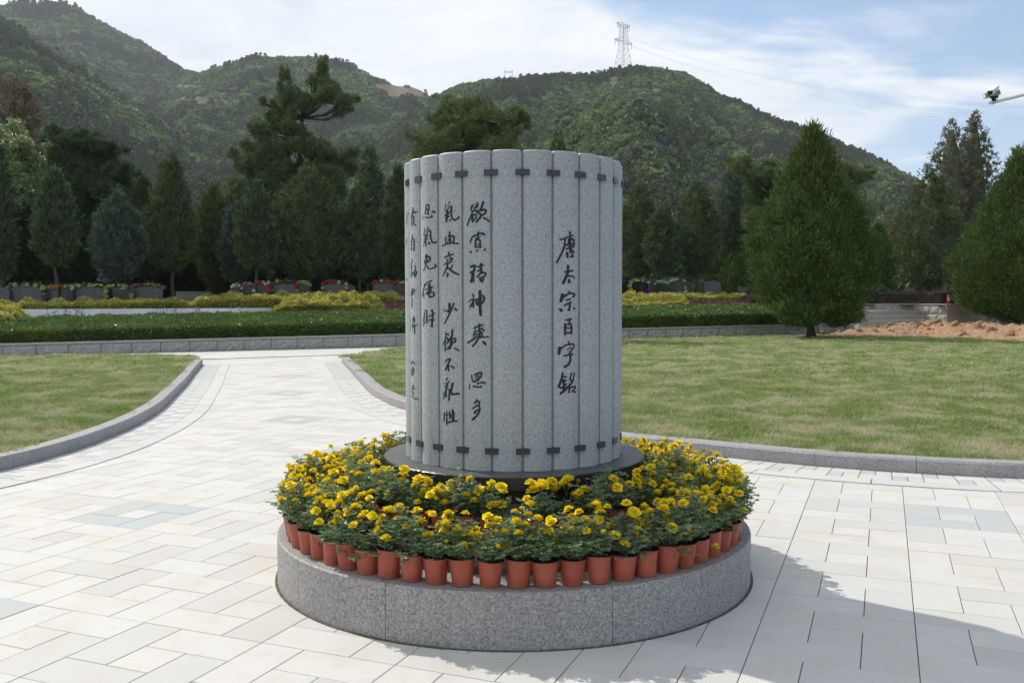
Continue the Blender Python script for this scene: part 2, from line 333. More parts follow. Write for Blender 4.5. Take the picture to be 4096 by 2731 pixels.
def clump(nl, size, seed, tall=1.0, spire=False):
    rs = np.random.RandomState(seed); d = rs.randn(nl, 3); d[:, 2] = np.abs(d[:, 2]); d /= np.linalg.norm(d, axis=1, keepdims=True)
    if spire:
        t = rs.rand(nl) ** .8; a = rs.rand(nl) * 6.283; r = 0.42 * (1 - t) ** .8 + 0.03
        P = np.stack([r * np.cos(a), r * np.sin(a), t * tall], 1); D = np.stack([np.cos(a), np.sin(a), 0.9 + 0 * a], 1) + rs.randn(nl, 3) * .3
    else:
        lump = 1 + 0.28 * np.sin(d[:, 0] * 5 + seed) * np.sin(d[:, 1] * 4 + seed * 2)
        P = d * lump[:, None] * (0.80 + 0.2 * rs.rand(nl, 1)) * np.array([1, 1, tall]) * .6; D = d + rs.randn(nl, 3) * .7
    V, F = kites(P, D, size * (.7 + .6 * rs.rand(nl)), size * .9 * (.7 + .6 * rs.rand(nl)), rs)
    # low core so that no light shows straight through
    core = MB(); n = 7
    if spire: core.lathe([(0.001, 0), (0.33, 0.08), (0.2, tall * .5), (0.001, tall * .95)], n)
    else: core.lathe([(0.001, -.2), (0.52, -.1), (0.50, .15 * tall), (0.3, .42 * tall), (0.001, .5 * tall)], n)
    cv = np.array(core.v); cf = [f if len(f) == 4 else (*f, f[-1]) for f in core.f]
    V2 = np.vstack([V, cv]); F2 = np.vstack([F, np.array([f for f in cf if len(set(f)) == 4]) + len(V)])
    ti = np.concatenate([rs.rand(len(F)), np.full(len(F2) - len(F), .4)])
    return V2, F2, ti
shrubmats = [leaf_mat('hill_leaf_a', (0.131, 0.198, 0.075), (0.253, 0.355, 0.143), (0.249, 0.293, 0.114), 0.25, 0.6, 0.15, inst=True),
             leaf_mat('hill_leaf_b', (0.087, 0.141, 0.062), (0.175, 0.257, 0.113), (0.116, 0.161, 0.089), 0.2, 0.6, 0.15, inst=True),
             leaf_mat('hill_needle', (0.076, 0.096, 0.056), (0.150, 0.174, 0.103), (0.136, 0.136, 0.095), 0.15, 0.6, 0.15, inst=True)]
def hidden_clump(name, mat, *a, **k):
    V, F, t = clump(*a, **k); return hidden(name, mesh_np(name, V, F, t), mat)
SHRUBS = [hidden_clump('shrub_a', shrubmats[0], 90, .34, 1, .8), hidden_clump('shrub_b', shrubmats[1], 90, .34, 2, .85), hidden_clump('shrub_c', shrubmats[0], 90, .30, 3, .7),
          hidden_clump('shrub_d', shrubmats[1], 90, .34, 4, 1.0), hidden_clump('shrub_e', shrubmats[1], 80, .38, 5, .75)]
SPIRES = [hidden_clump('spire_a', shrubmats[2], 90, .26, 6, 1.25, spire=True), hidden_clump('spire_b', shrubmats[2], 90, .24, 7, 1.45, spire=True)]
def hill(name, crest, d1, d0, z0, n, size, spires, seed, rocks=(), pw=1.1, rel=1.0, back=0.6, d1r=None):
    n = int(n * 1.3); rs = np.random.RandomState(seed); cx = np.array([c[0] for c in crest], float); cyy = np.array([c[1] for c in crest], float)
    NU, NV = 190, 46; u = np.linspace(cx[0], cx[-1], NU)
    def surf(u, v):
        u = np.asarray(u, float); v = np.asarray(v, float); py = np.interp(u, cx, cyy) + 3.0 * np.sin(u / 23 + seed) + 1.6 * np.sin(u / 9.3 + seed * 2)
        x1 = (u * 1.7415 - 2048) / 3665.4; p = R(2.648); vv = -(py * 1.7415 - 1365.5) / 3665.4
        sl = (-math.sin(p) + vv * math.cos(p)) / (math.cos(p) + vv * math.sin(p))
        D1 = d1 if d1r is None else np.interp(u, [cx[0], cx[-1]], [d1, d1r])
        zc = EYE + sl * D1
        w = np.clip(v, 0, 1); d = d0 + (D1 - d0) * w + (v > 1) * (v - 1) * D1 * back
        x = x1 * d * (1 + 0.0 * v)
        z = z0 + (zc - z0) * (w ** pw) - (v > 1) * (v - 1) * (zc - z0) * 1.6
        amp = rel * np.sin(np.pi * np.clip(w, 0, 1) ** .8) ** 1.2 * np.clip((1 - w) * 3.5, 0, 1) * (D1 - d0) * 0.035
        gul = fbm(x, d * .35, 90 * D1 / 600, seed, 4)
        z = z + amp * (gul - .5)
        z = np.where(w < 1, np.minimum(z, EYE + sl * d * (1 - .12 * np.clip((1 - w) * 3, 0, 1))), z)
        return x, d, z
    U, Vv = np.meshgrid(u, np.concatenate([np.linspace(0, 1, NV), [1.05, 1.2, 1.6]])); X, Y, Z = surf(U, Vv); nr = Vv.shape[0]
    # image position of each point, to know where the bare rock is
    def bare(u, v, x, y, z):
        m = np.zeros(np.shape(x)); px = x / y * 3665.4; 
        pxs = (px + 2048) / 1.7415; pys = (1196 - (z - EYE) / y * 3665.4) / 1.7415
        for (rx, ry, ra_, rb_, rot, kind) in rocks:
            a = R(rot); ex = (pxs - rx) * math.cos(a) + (pys - ry) * math.sin(a); ey = -(pxs - rx) * math.sin(a) + (pys - ry) * math.cos(a)
            q = (ex / ra_) ** 2 + (ey / rb_) ** 2 + 0.35 * fbm(pxs, pys, 30, seed + 3, 3)
            m = np.maximum(m, np.where(q < 1, kind, 0))
        return m
    V = np.stack([X, Y, Z], -1).reshape(-1, 3); nu = NU
    idx = np.arange(nr * nu).reshape(nr, nu); F = np.stack([idx[:-1, :-1], idx[:-1, 1:], idx[1:, 1:], idx[1:, :-1]], -1).reshape(-1, 4)
    fc = V[F].mean(1); t = bare(None, None, fc[:, 0], fc[:, 1], fc[:, 2])
    tag(link(name, mesh_np(name, V, F, t, smooth=True), hm), kind='structure')
    # woods: more of them where the slope faces the eye
    ua, ub_ = max(cx[0], -330), min(cx[-1], 2700); uu = rs.rand(n) * (ub_ - ua) + ua; vv = 1 - rs.rand(n) ** 1.15 * .97
    nb = int(n * .06); vv[:nb] = 1 + rs.rand(nb) * .02
    x, y, z = surf(uu, vv); pxs = (x / y * 3665.4 + 2048) / 1.7415
    ok = (pxs > -330) & (pxs < 2700) & (bare(None, None, x, y, z) < rs.rand(n) * .4 + .1)
    x, y, z = x[ok], y[ok], z[ok]; P = np.stack([x, y, z], 1)
    con = (fbm(x, y, 120, seed + 7, 3) + rs.randn(len(x)) * .35) > (0.75 - spires)
    s = size * (0.55 + 0.75 * rs.rand(len(x)) ** 1.4); pyl = (1196 - (z - EYE) / y * 3665.4) / 1.7415; s = s * np.clip((pyl - np.interp((x / y * 3665.4 + 2048) / 1.7415, cx, cyy)) / 14, .55, 1)
    scatter('hillside_shrubs', P[~con] + np.array([0, 0, -.25 * size]), s[~con], SHRUBS, tilt=.3)
    scatter('hillside_conifers', P[con] - np.array([0, 0, .1 * size]), s[con] * .95, SPIRES, tilt=.12)
hill('far_hills', [(-1300, 260), (-900, 150), (-600, 190), (-300, 120), (-100, 50), (0, 22), (40, 12), (90, 8), (150, 10), (190, 18), (220, 35), (300, 80), (360, 110), (400, 138), (440, 160), (470, 170), (520, 190), (620, 250), (760, 330)], 1150, 560, 40, 10000, 6.5, 0.0, 3)
hill('middle_hills', [(250, 330), (330, 270), (400, 215), (440, 182), (470, 167), (500, 156), (560, 143), (600, 133), (660, 131), (720, 134), (770, 141), (810, 153), (860, 176), (900, 192), (940, 196), (970, 206), (990, 224), (1060, 262), (1200, 340)], 900, 380, 25, 12000, 5.2, 0.1, 5,
     rocks=((430, 203, 60, 7, 6, .8), (480, 238, 70, 12, 4, .9), (535, 215, 40, 9, -20, .8), (930, 217, 66, 15, 8, 2.0)))
hill('left_hill', [(-1500, -120), (-1150, -260), (-800, -380), (-500, -330), (-300, -180), (-100, -40), (0, 28), (60, 68), (120, 102), (180, 142), (240, 186), (300, 224), (360, 262), (420, 302), (480, 338), (540, 372), (620, 420), (720, 480), (850, 560)], 520, 190, 10, 12000, 3.6, 0.28, 8, rel=.6)
hill('right_hill', [(820, 380), (880, 320), (940, 268), (990, 230), (1030, 206), (1060, 192), (1130, 184), (1200, 181), (1250, 179), (1320, 176), (1380, 174), (1400, 166), (1430, 159), (1470, 153), (1500, 155), (1560, 168), (1600, 185), (1640, 211), (1700, 240), (1740, 262), (1800, 283), (1860, 304), (1930, 333), (2000, 366), (2050, 386), (2090, 406), (2150, 450), (2250, 520), (2400, 620), (2600, 760)], 620, 170, 9, 26000, 3.2, 0.32, 12,
     rocks=((1408, 196, 17, 13, 60, .55), (1525, 335, 45, 17, 10, 1.0), (1510, 215, 20, 8, 0, .9), (1300, 215, 14, 9, 30, .9), (1660, 430, 22, 12, 20, .8)))
# air
hz = bpy.data.materials.new('haze_air'); hz.use_nodes = True; hz.node_tree.nodes.clear()
ho = hz.node_tree.nodes.new('ShaderNodeOutputMaterial'); hv = hz.node_tree.nodes.new('ShaderNodeVolumePrincipled')
hv.inputs['Color'].default_value = (0.80, 0.88, 0.97, 1); hv.inputs['Density'].default_value = 0.00014; hv.inputs['Anisotropy'].default_value = 0.25
hz.node_tree.links.new(hv.outputs[0], ho.inputs['Volume'])
hzb = MB(); hzb.box((0, 1280, 199.5), (6200, 3500, 401)); tag(hzb.build('haze', hz), kind='stuff')
CHARS = r'''[["欲",-1,1.04,[[7.6,-20,2263,-28,2246,-25,2235],[4.1,-8,2269,-20,2251],[11.1,13,2272,9,2256,-4,2246],[10.5,46,2279,38,2255,30,2235],[8.8,-12,2232,9,2231,30,2232,53,2238,62,2233,60,2220,41,2206],[8.8,-18,2228,-28,2199,-41,2179,-55,2151],[10.0,9,2225,26,2215,35,2206,25,2189,5,2169],[10.0,-18,2207,-19,2181,-17,2171],[7.6,-10,2210,7,2209,5,2192,-14,2174],[8.2,50,2190,67,2181,82,2170]]],["寡",-1,1.04,[[8.8,16,2110,17,2096],[8.2,17,2100,-8,2088,-22,2082,-33,2054],[9.4,20,2102,41,2103,52,2096],[5.9,28,2084,14,2077,0,2075],[7.6,14,2090,14,2073],[8.2,0,2064,-2,2024],[8.2,2,2064,14,2068,27,2064,29,2023],[3.5,2,2044,27,2044],[2.3,2,2034,27,2033],[7.0,0,2024,29,2024],[9.4,-32,2001,-29,1995],[6.4,4,2003,15,2007],[8.2,51,2008,57,2012]]],["精",-1,1.03,[[10.5,-31,1913,-15,1920,1,1917],[10.5,-11,1919,-5,1895,-33,1878],[11.7,-17,1887,-22,1852,-30,1828],[9.4,-12,1887,-13,1846,-13,1828],[9.9,31,1929,33,1886,31,1878],[8.2,15,1911,31,1918,45,1923],[8.2,15,1888,37,1904],[8.2,37,1901,37,1886,22,1869,9,1854],[8.2,28,1875,52,1880,61,1872,55,1860,34,1851],[9.9,24,1848,31,1831,40,1828,44,1844]]],["神",-1,1.04,[[7.0,-20,1757,-12,1747,-15,1738],[6.4,-44,1712,-31,1725,-16,1728],[10.0,-14,1726,-22,1703,-36,1683],[8.8,-15,1721,-15,1683],[7.6,-6,1725,20,1729],[10.0,1,1724,8,1698,19,1698],[7.6,11,1713,22,1709],[14.1,25,1772,25,1697,29,1639],[8.2,28,1748,45,1746,52,1735,48,1718,37,1704],[4.7,28,1731,45,1729],[5.9,28,1717,42,1715]]],["爽",-1,1.03,[[7.0,17,1587,21,1577],[7.6,-11,1561,18,1574,41,1581],[9.4,21,1574,22,1516,-4,1473,-20,1458],[4.7,-11,1542,27,1552],[6.4,-15,1521,-7,1542],[4.7,-13,1521,36,1533],[4.1,-3,1553,6,1521],[7.6,38,1561,43,1546,48,1547],[7.0,27,1542,39,1530,36,1518],[5.3,30,1557,39,1560],[5.3,-12,1509,33,1518],[9.4,-4,1509,-17,1495,-54,1477],[7.0,24,1507,45,1510,73,1513],[10.0,44,1483,58,1469]]],["思",-1,1.06,[[7.0,-28,1290,-23,1259,-13,1252],[8.2,-6,1294,26,1308,34,1303,30,1284,11,1261,-14,1252],[4.7,-5,1283,26,1287],[4.1,10,1298,11,1263],[4.1,-8,1268,11,1276],[7.6,-42,1234,-42,1211],[7.6,-16,1226,11,1222,33,1225],[7.0,7,1241,26,1248,50,1249,53,1244]]],["多",-1,1.07,[[8.7,4,1148,1,1139,-8,1129],[7.6,4,1142,21,1137,17,1121,1,1112,-21,1097],[8.2,17,1118,22,1095,-5,1081,-12,1073],[9.3,22,1094,13,1068,-5,1048,-24,1032],[5.2,-9,1076,-2,1071]]],["氣",-2,1.19,[[7.8,12,2288,12,2286],[4.5,-14,2280,-24,2242],[4.5,13,2272,-1,2265],[5.1,27,2264,8,2254,-7,2244],[7.5,27,2264,25,2213,33,2191,46,2184,63,2191,71,2201],[11.4,-5,2242,-5,2226],[6.0,15,2236,8,2223,-23,2213],[5.4,11,2210,-17,2195],[10.8,-5,2220,-10,2178],[6.0,-19,2215,-7,2211],[3.6,13,2209,0,2197],[8.4,16,2184,18,2183],[6.0,-37,2172,-37,2171]]],["血",-2,1.17,[[8.4,13,2116,12,2099,4,2092],[7.2,-18,2088,-16,2050],[7.8,17,2094,37,2093,42,2083,37,2060],[6.0,2,2076,4,2069],[9.6,17,2090,17,2051],[3.0,4,2070,-3,2052],[7.5,-43,2038,-12,2049,30,2053,66,2049]]],["衰",-2,1.2,[[8.4,7,1998,11,1985],[7.2,-25,1969,6,1982,34,1987],[7.2,13,1971,31,1963,23,1945,0,1937],[5.4,-5,1960,-7,1937],[4.2,-1,1954,20,1958],[4.5,-36,1928,-9,1940],[8.4,-3,1937,-6,1916,-38,1866],[10.2,-4,1932,-7,1907],[6.0,31,1925,20,1901],[9.0,3,1909,33,1886,49,1877,67,1871],[5.4,-6,1881,-6,1857,5,1874]]],["少",-2,1.21,[[4.2,-32,1669,-28,1653,-10,1664],[12.5,10,1700,11,1669,1,1655],[7.7,37,1702,25,1672,8,1639,-16,1603,-31,1585],[8.9,45,1673,55,1665]]],["飲",-2,1.22,[[4.4,-18,1542,-23,1499,-45,1458],[7.7,-13,1524,2,1521],[8.3,-14,1506,3,1493,-5,1472],[6.5,-25,1496,-25,1425],[3.5,-23,1489,-4,1493],[2.9,-23,1473,-7,1475],[2.7,-21,1457,-7,1460],[5.3,-24,1427,6,1452],[8.8,29,1549,26,1518,14,1497,3,1484],[7.7,14,1497,44,1500,49,1491,44,1479,21,1471],[11.2,22,1489,19,1461,6,1440],[7.7,-3,1443,13,1443],[7.1,42,1443,56,1437,66,1430]]],["不",-2,1.24,[[6.5,-27,1361,-9,1375,10,1381,14,1374],[8.8,13,1377,-5,1344,-23,1315],[8.2,-1,1344,1,1310],[7.6,19,1338,30,1334,36,1327]]],["亂",-2,1.3,[[7.0,-10,1266,-16,1257],[4.7,-39,1235,-37,1228],[5.3,4,1249,-14,1225,-30,1211],[5.8,-19,1239,-4,1222],[6.4,-14,1229,-16,1201],[5.3,-23,1200,1,1205,8,1193],[4.1,-36,1185,-41,1138],[9.3,-21,1196,-23,1157],[4.4,-31,1161,-11,1167],[8.2,7,1196,5,1163,1,1139],[9.3,29,1238,22,1212,15,1187,26,1173,58,1178,66,1178]]],["性",-2,1.24,[[7.0,-35,1061,-38,1014],[6.4,-16,1070,-13,1041,-16,992],[4.7,-28,1046,4,1054],[7.0,6,1070,8,1043,11,1032],[10.5,27,1078,32,1056,30,1019],[5.8,8,1051,38,1059],[5.2,7,1039,35,1044],[7.6,-7,1005,25,1016,54,1018]]],["忍",-3,1.39,[[6.8,5,2284,20,2286,30,2280,26,2254,16,2234],[6.8,6,2282,1,2258,-8,2235],[6.8,4,2260,26,2256],[6.8,16,2234,27,2231],[8.7,59,2244,70,2238],[2.8,-34,2224,-34,2202],[5.6,-3,2212,36,2209,54,2213,47,2220]]],["氣",-3,1.46,[[8.7,18,2146,20,2146],[4.6,-8,2145,-25,2110],[6.2,11,2131,39,2134],[6.8,39,2132,39,2088,54,2061,71,2060,82,2066],[5.6,10,2128,12,2110,-16,2106],[5.0,19,2103,-17,2087],[8.0,0,2103,-6,2075,-19,2064],[5.0,14,2086,-11,2072],[6.8,-3,2071,-3,2044],[10.5,27,2061,28,2058],[5.6,-34,2047,-27,2050]]],["免",-3,1.44,[[7.4,4,1993,-6,1980],[8.0,8,1986,33,1976,35,1959,17,1948],[4.9,-16,1963,-13,1942],[9.8,8,1980,3,1954,-6,1937],[5.5,-7,1942,26,1956],[5.5,1,1935,-28,1899],[6.1,12,1925,15,1910,34,1907,63,1913,78,1922,69,1933]]],["傷",-3,1.42,[[7.3,-11,1820,-34,1781,-50,1750],[4.9,-28,1759,-27,1737],[6.1,-14,1808,12,1829,46,1836],[5.5,33,1826,33,1811],[9.7,23,1813,29,1796,48,1799],[6.1,-5,1783,25,1792],[9.7,29,1792,39,1784,4,1760],[11.5,25,1797,33,1784],[7.3,7,1757,40,1771,61,1765,62,1748,48,1741,25,1741],[6.7,28,1762,25,1742],[6.1,18,1771,40,1771]]],["財",-3,1.51,[[5.4,-23,1650,-34,1589],[6.6,-12,1662,2,1659,7,1588],[1.8,-16,1640,5,1641],[2.4,-20,1624,5,1624],[2.4,-23,1607,5,1609],[2.7,-23,1594,5,1598],[4.2,-17,1589,-40,1571],[7.2,46,1665,53,1642,45,1569],[5.4,22,1624,43,1635,64,1646],[7.8,30,1605,60,1605],[10.2,44,1570,47,1568]]],["貴",-4,1.96,[[4.3,23,2282,30,2258],[3.3,10,2265,38,2266],[5.2,3,2245,33,2253,63,2253],[4.6,17,2256,13,2241],[3.3,-11,2228,20,2241],[4.6,23,2234,9,2226,4,2177],[4.6,13,2230,35,2227,34,2181],[1.6,9,2214,32,2212],[1.6,9,2200,32,2198],[3.3,5,2186,35,2184],[4.6,32,2184,54,2173],[2.3,9,2183,-3,2167]]],["自",-4,2.17,[[4.5,13,2117,15,2102,3,2090],[3.9,1,2090,-6,2024],[4.5,7,2096,33,2093,36,2064,31,2022],[1.6,1,2075,27,2079],[1.6,1,2059,27,2061],[2.9,-3,2035,20,2034]]],["勤",-4,2.1,[[4.4,9,1970,19,1960],[2.9,-13,1944,4,1955],[3.2,-4,1955,0,1935],[2.2,-13,1921,8,1932],[3.8,-2,1932,-6,1895],[2.9,-14,1892,7,1897],[2.9,-1,1892,-21,1862],[3.5,45,1933,47,1912,31,1894,0,1870],[4.4,47,1904,57,1890,49,1869,40,1865],[4.4,37,1890,39,1867],[2.9,15,1888,39,1884]]],["中",-4,2.2,[[4.4,6,1796,9,1782],[3.8,-11,1776,37,1788,34,1773,14,1761],[3.1,-12,1773,-15,1743],[3.1,-4,1763,23,1768],[3.8,9,1787,5,1749],[4.7,2,1735,1,1681]]],["得",-4,2.2,[[3.7,25,1624,27,1608],[3.7,14,1611,14,1593,33,1596,33,1614],[1.5,-25,1607,-26,1586],[1.5,-30,1579,-36,1526],[3.1,7,1580,36,1586],[4.3,3,1558,35,1569,57,1574],[3.1,10,1580,3,1555],[4.3,33,1571,35,1528,24,1522],[3.7,9,1548,10,1546]]],["富",-4,2.2,[[2.9,-11,1354,-3,1344],[4.1,-33,1332,6,1347,28,1342,26,1333],[4.1,-9,1330,-6,1329],[2.6,-4,1319,-4,1307],[2.9,-18,1296,23,1309],[2.9,-14,1299,-22,1265],[4.1,23,1305,19,1283,2,1260],[4.1,-4,1300,0,1282],[2.3,-15,1280,19,1286],[2.3,-15,1268,12,1273]]],["從",-4,2.2,[[3.4,20,1205,7,1188,-15,1168],[2.0,-11,1198,7,1185],[4.0,-4,1182,29,1183],[1.1,-47,1198,-50,1174],[1.1,-52,1166,-50,1133],[2.6,14,1166,-7,1155],[2.9,14,1163,6,1138],[3.2,-16,1135,17,1126,33,1121],[5.7,33,1121,57,1121]]],["言",-5,2.11,[[3.7,61,2261,77,2260],[2.4,52,2254,63,2240],[2.4,55,2234,51,2209],[2.4,59,2205,48,2194]]],["之",-5,2.2,[[2.4,41,2105,45,2086],[2.4,35,2077,36,2062]]],["人",-5,2.2,[[2.3,22,1862,58,1845]]],["唐",2,1.2,[[8.9,12,2113,13,2093],[7.6,-49,2068,-24,2074,3,2087,33,2095],[8.3,-20,2071,-22,2036,-35,2001,-53,1966,-68,1937],[11.0,16,2078,42,2068,45,2048,39,2031],[15.8,9,2070,11,2044,19,2011],[8.9,-16,2037,3,2043,39,2045],[8.3,-12,2016,16,2026,43,2034],[9.6,17,2068,8,2058],[11.0,-8,1993,-3,1970],[8.9,16,2007,40,2002,29,1978,19,1971,36,1973],[8.9,12,1995,34,2005]]],["太",2,1.19,[[11.8,0,1918,0,1883,-13,1855,-31,1820],[8.3,-20,1883,7,1888,35,1892],[7.6,-5,1860,36,1859,48,1849],[11.8,6,1837,8,1825]]],["宗",2,1.16,[[9.8,8,1769,10,1761],[14.0,-35,1752,-43,1717],[9.1,-39,1733,-16,1747,12,1762,44,1759,51,1750,35,1740],[8.4,-8,1721,16,1728],[8.4,-23,1691,-5,1699,21,1709],[10.5,12,1704,10,1666,3,1664],[11.9,-48,1667,-41,1659],[11.9,45,1673,46,1672]]],["百",2,1.17,[[9.2,-10,1606,22,1612],[8.5,12,1608,6,1584],[11.3,-18,1582,-19,1526],[9.9,0,1583,20,1582,26,1558,23,1527],[7.1,-12,1559,21,1561],[8.5,-13,1532,21,1531]]],["字",2,1.14,[[7.8,4,1479,6,1464],[12.1,-51,1447,-56,1412],[7.8,-44,1440,-24,1457,4,1466,40,1466,47,1455,30,1435,13,1418],[4.6,-6,1436,25,1446],[7.8,-23,1399,4,1405,34,1407],[10.7,15,1417,17,1372,4,1348,-21,1335]]],["銘",2,1.11,[[10.1,-33,1299,-38,1271,-51,1236,-57,1222],[7.9,-34,1278,-11,1277],[7.9,-31,1260,-12,1255],[7.9,-52,1219,-44,1212,-12,1235],[11.5,-29,1253,-25,1229,-27,1197],[11.5,-45,1182,-24,1197,-4,1217],[7.9,26,1297,13,1266,30,1244],[8.6,48,1295,35,1247,-3,1214],[10.1,12,1233,8,1187],[7.9,18,1213,55,1220,55,1207,31,1191,58,1184],[5.0,22,1262,24,1261]]]]'''
# ---------------------------------------------------------------- plaza
def spline(pts, step):
    P = [Vector((*p, 0)) for p in pts]; out = []
    for i in range(len(P) - 1):
        p0 = P[max(i - 1, 0)]; p1 = P[i]; p2 = P[i + 1]; p3 = P[min(i + 2, len(P) - 1)]
        for k in range(12):
            t = k / 12; out.append(0.5 * ((2 * p1) + (p2 - p0) * t + (2 * p0 - 5 * p1 + 4 * p2 - p3) * t * t + (3 * p1 - p0 - 3 * p2 + p3) * t ** 3))
    out.append(P[-1]); q = np.array([(p.x, p.y) for p in out]); L = np.concatenate([[0], np.cumsum(np.hypot(*np.diff(q, axis=0).T))])
    n = max(2, int(round(L[-1] / step))); s = np.linspace(0, L[-1], n + 1)
    return np.stack([np.interp(s, L, q[:, 0]), np.interp(s, L, q[:, 1])], 1)
def offset(q, d):
    t = np.gradient(q, axis=0); t /= np.linalg.norm(t, axis=1, keepdims=True); return q + np.stack([-t[:, 1], t[:, 0]], 1) * d
LK = [(-8.21, 24.26), (-7.38, 21.25), (-6.62, 18.6), (-6.12, 16.72), (-5.59, 14.72), (-5.35, 13.68), (-5.16, 12.61), (-5.06, 11.77), (-5.0, 10.7), (-5.04, 9.88), (-5.17, 9.18), (-5.5, 8.2), (-6.1, 7.1), (-7.0, 6.1), (-8.5, 5.2), (-10.5, 4.6)]
RK = [(-4.67, 25.1), (-3.95, 22.21), (-3.06, 18.59), (-2.54, 16.54), (-2.22, 15.58), (-1.91, 14.72), (-1.6, 14.1), (-1.1, 13.15), (-0.4, 12.15), (0.45, 11.27), (1.25, 10.65), (1.9, 10.2), (2.44, 9.8), (2.98, 9.44), (3.53, 9.15), (4.0, 8.96), (4.4, 8.82), (4.95, 8.68), (5.8, 8.52), (7.2, 8.35), (9.5, 8.3), (13, 8.5), (18, 9.3)]
lk = spline(LK, 0.12); rk = spline(RK, 0.12)        # walking direction: far to near, then right
def inside(poly, x, y):
    poly = np.asarray(poly); r = np.zeros(np.shape(x), bool); n = len(poly)
    for i in range(n):
        x0, y0 = poly[i]; x1, y1 = poly[(i + 1) % n]
        c = ((y0 > y) != (y1 > y)) & (x < (x1 - x0) * (y - y0) / (y1 - y0 + 1e-12) + x0); r ^= c
    return r
plaza_poly = [tuple(p) for p in lk] + [(-10.5, 0), (12, 0), (18, 5)] + [tuple(p) for p in rk[::-1]] + [(-4.8, 28.7), (-9.1, 26.3)]
pavement = MB(); pavement.add([(-45, -6, -.012), (45, -6, -.012), (45, 60, -.012), (-45, 46, -.012)], [(0, 1, 2, 3)])
pavement = tag(pavement.build('pavement', M['joint']), kind='structure')
AZ, OF, S_, B0 = 0.38626, -0.59039, 0.7656, 6.887
def to_xy(i, j):
    pe = OF + i * S_; al = (B0 + j) * S_; return pe * math.cos(AZ) + al * math.sin(AZ), -pe * math.sin(AZ) + al * math.cos(AZ)
T3 = 1 / 3.0; PIN = [(0, T3, T3, 1), (T3, 2 * T3, 1, 1), (2 * T3, 0, 1, 2 * T3), (0, 0, 2 * T3, T3), (T3, T3, 2 * T3, 2 * T3)]
GREY = {(1, 3), (-7, 0), (-6, -3), (-7, 4), (-10, 7), (-13, 11), (-16, 15), (-2, -7), (4, -2), (3, 6)}
rs = np.random.RandomState(4)
def slab_mesh(name, w, d, g=0.0045, h=0.03):
    m = MB(); a, b_ = w / 2 - g / 2, d / 2 - g / 2; e = 0.0018
    m.prism([(-a, -b_), (a, -b_), (a, b_), (-a, b_)], -h, -e); m.f.pop(1)
    o = 4; m.add([(-a, -b_, -e), (a, -b_, -e), (a, b_, -e), (-a, b_, -e), (-a + e, -b_ + e, 0), (a - e, -b_ + e, 0), (a - e, b_ - e, 0), (-a + e, b_ - e, 0)], [(4, 5, 6, 7), (0, 1, 5, 4), (1, 2, 6, 5), (2, 3, 7, 6), (3, 0, 4, 7)])
    return m.mesh(name)
W1, W2 = S_ / 3, S_ * 2 / 3
slab_me = {}
for nm, mt in (('light', 'slab'), ('grey', 'slabgrey')):
    slab_me[nm, 0] = slab_mesh('paving_slab', W2, W1); slab_me[nm, 1] = slab_mesh('paving_slab', W1, W1)
    for k in (0, 1): slab_me[nm, k].materials.append(M[mt])
cells = []
for i in range(-30, 14):
    for j in range(-8, 34):
        cxm, cym = to_xy(i + .5, j + .5)
        if cym < 2.6 or abs(cxm) > 0.60 * cym + .7: continue
        if not bool(inside(plaza_poly, np.array([cxm]), np.array([cym]))[0]):
            q = np.array([to_xy(i, j), to_xy(i + 1, j), to_xy(i, j + 1), to_xy(i + 1, j + 1)])
            if not inside(plaza_poly, q[:, 0], q[:, 1]).any(): continue
        for k, (x0, y0, x1, y1) in enumerate(PIN):
            x, y = to_xy(i + (x0 + x1) / 2, j + (y0 + y1) / 2)
            if math.hypot(x - .01, y - 5.93) < 1.2: continue
            vis = abs(x) < 0.575 * y + .1 and y > 3.7 and not (abs(x) < 1.2 * (y / 6) ** 1 and 4.5 < y < 10.5 and math.hypot(x, y - 5.93) < 4 and y > 5.93 and abs(x / y) < .2)
            cells.append((0 if vis else 1, y, x, (i, j), k, x1 - x0, y1 - y0))
cells.sort(key=lambda c: (c[0], c[1]))
far = [MB(), MB()]; fart = [[], []]
for n, (v, y, x, ij, k, w, d) in enumerate(cells):
    grey = ij in GREY and k != 4; rz = -AZ + (0 if w >= d else math.pi / 2); sq = k == 4
    dz = (rs.rand() - .5) * .002
    if n < 300:
        o = bpy.data.objects.new('paving_slab', slab_me['grey' if grey else 'light', 1 if sq else 0]); COL.objects.link(o); o.parent = pavement
        o.location = (x, y, dz); o.rotation_euler = ((rs.rand() - .5) * .002, (rs.rand() - .5) * .002, rz)
        if grey: o['label'] = 'blue-grey slab of the pinwheel pattern'
    else:
        a, b_ = (W2 if not sq else W1) / 2 - .0025, W1 / 2 - .0025
        far[int(grey)].box((x, y, -.015 + dz), (2 * a, 2 * b_, .03), rz); fart[int(grey)] += [rs.rand()] * 6
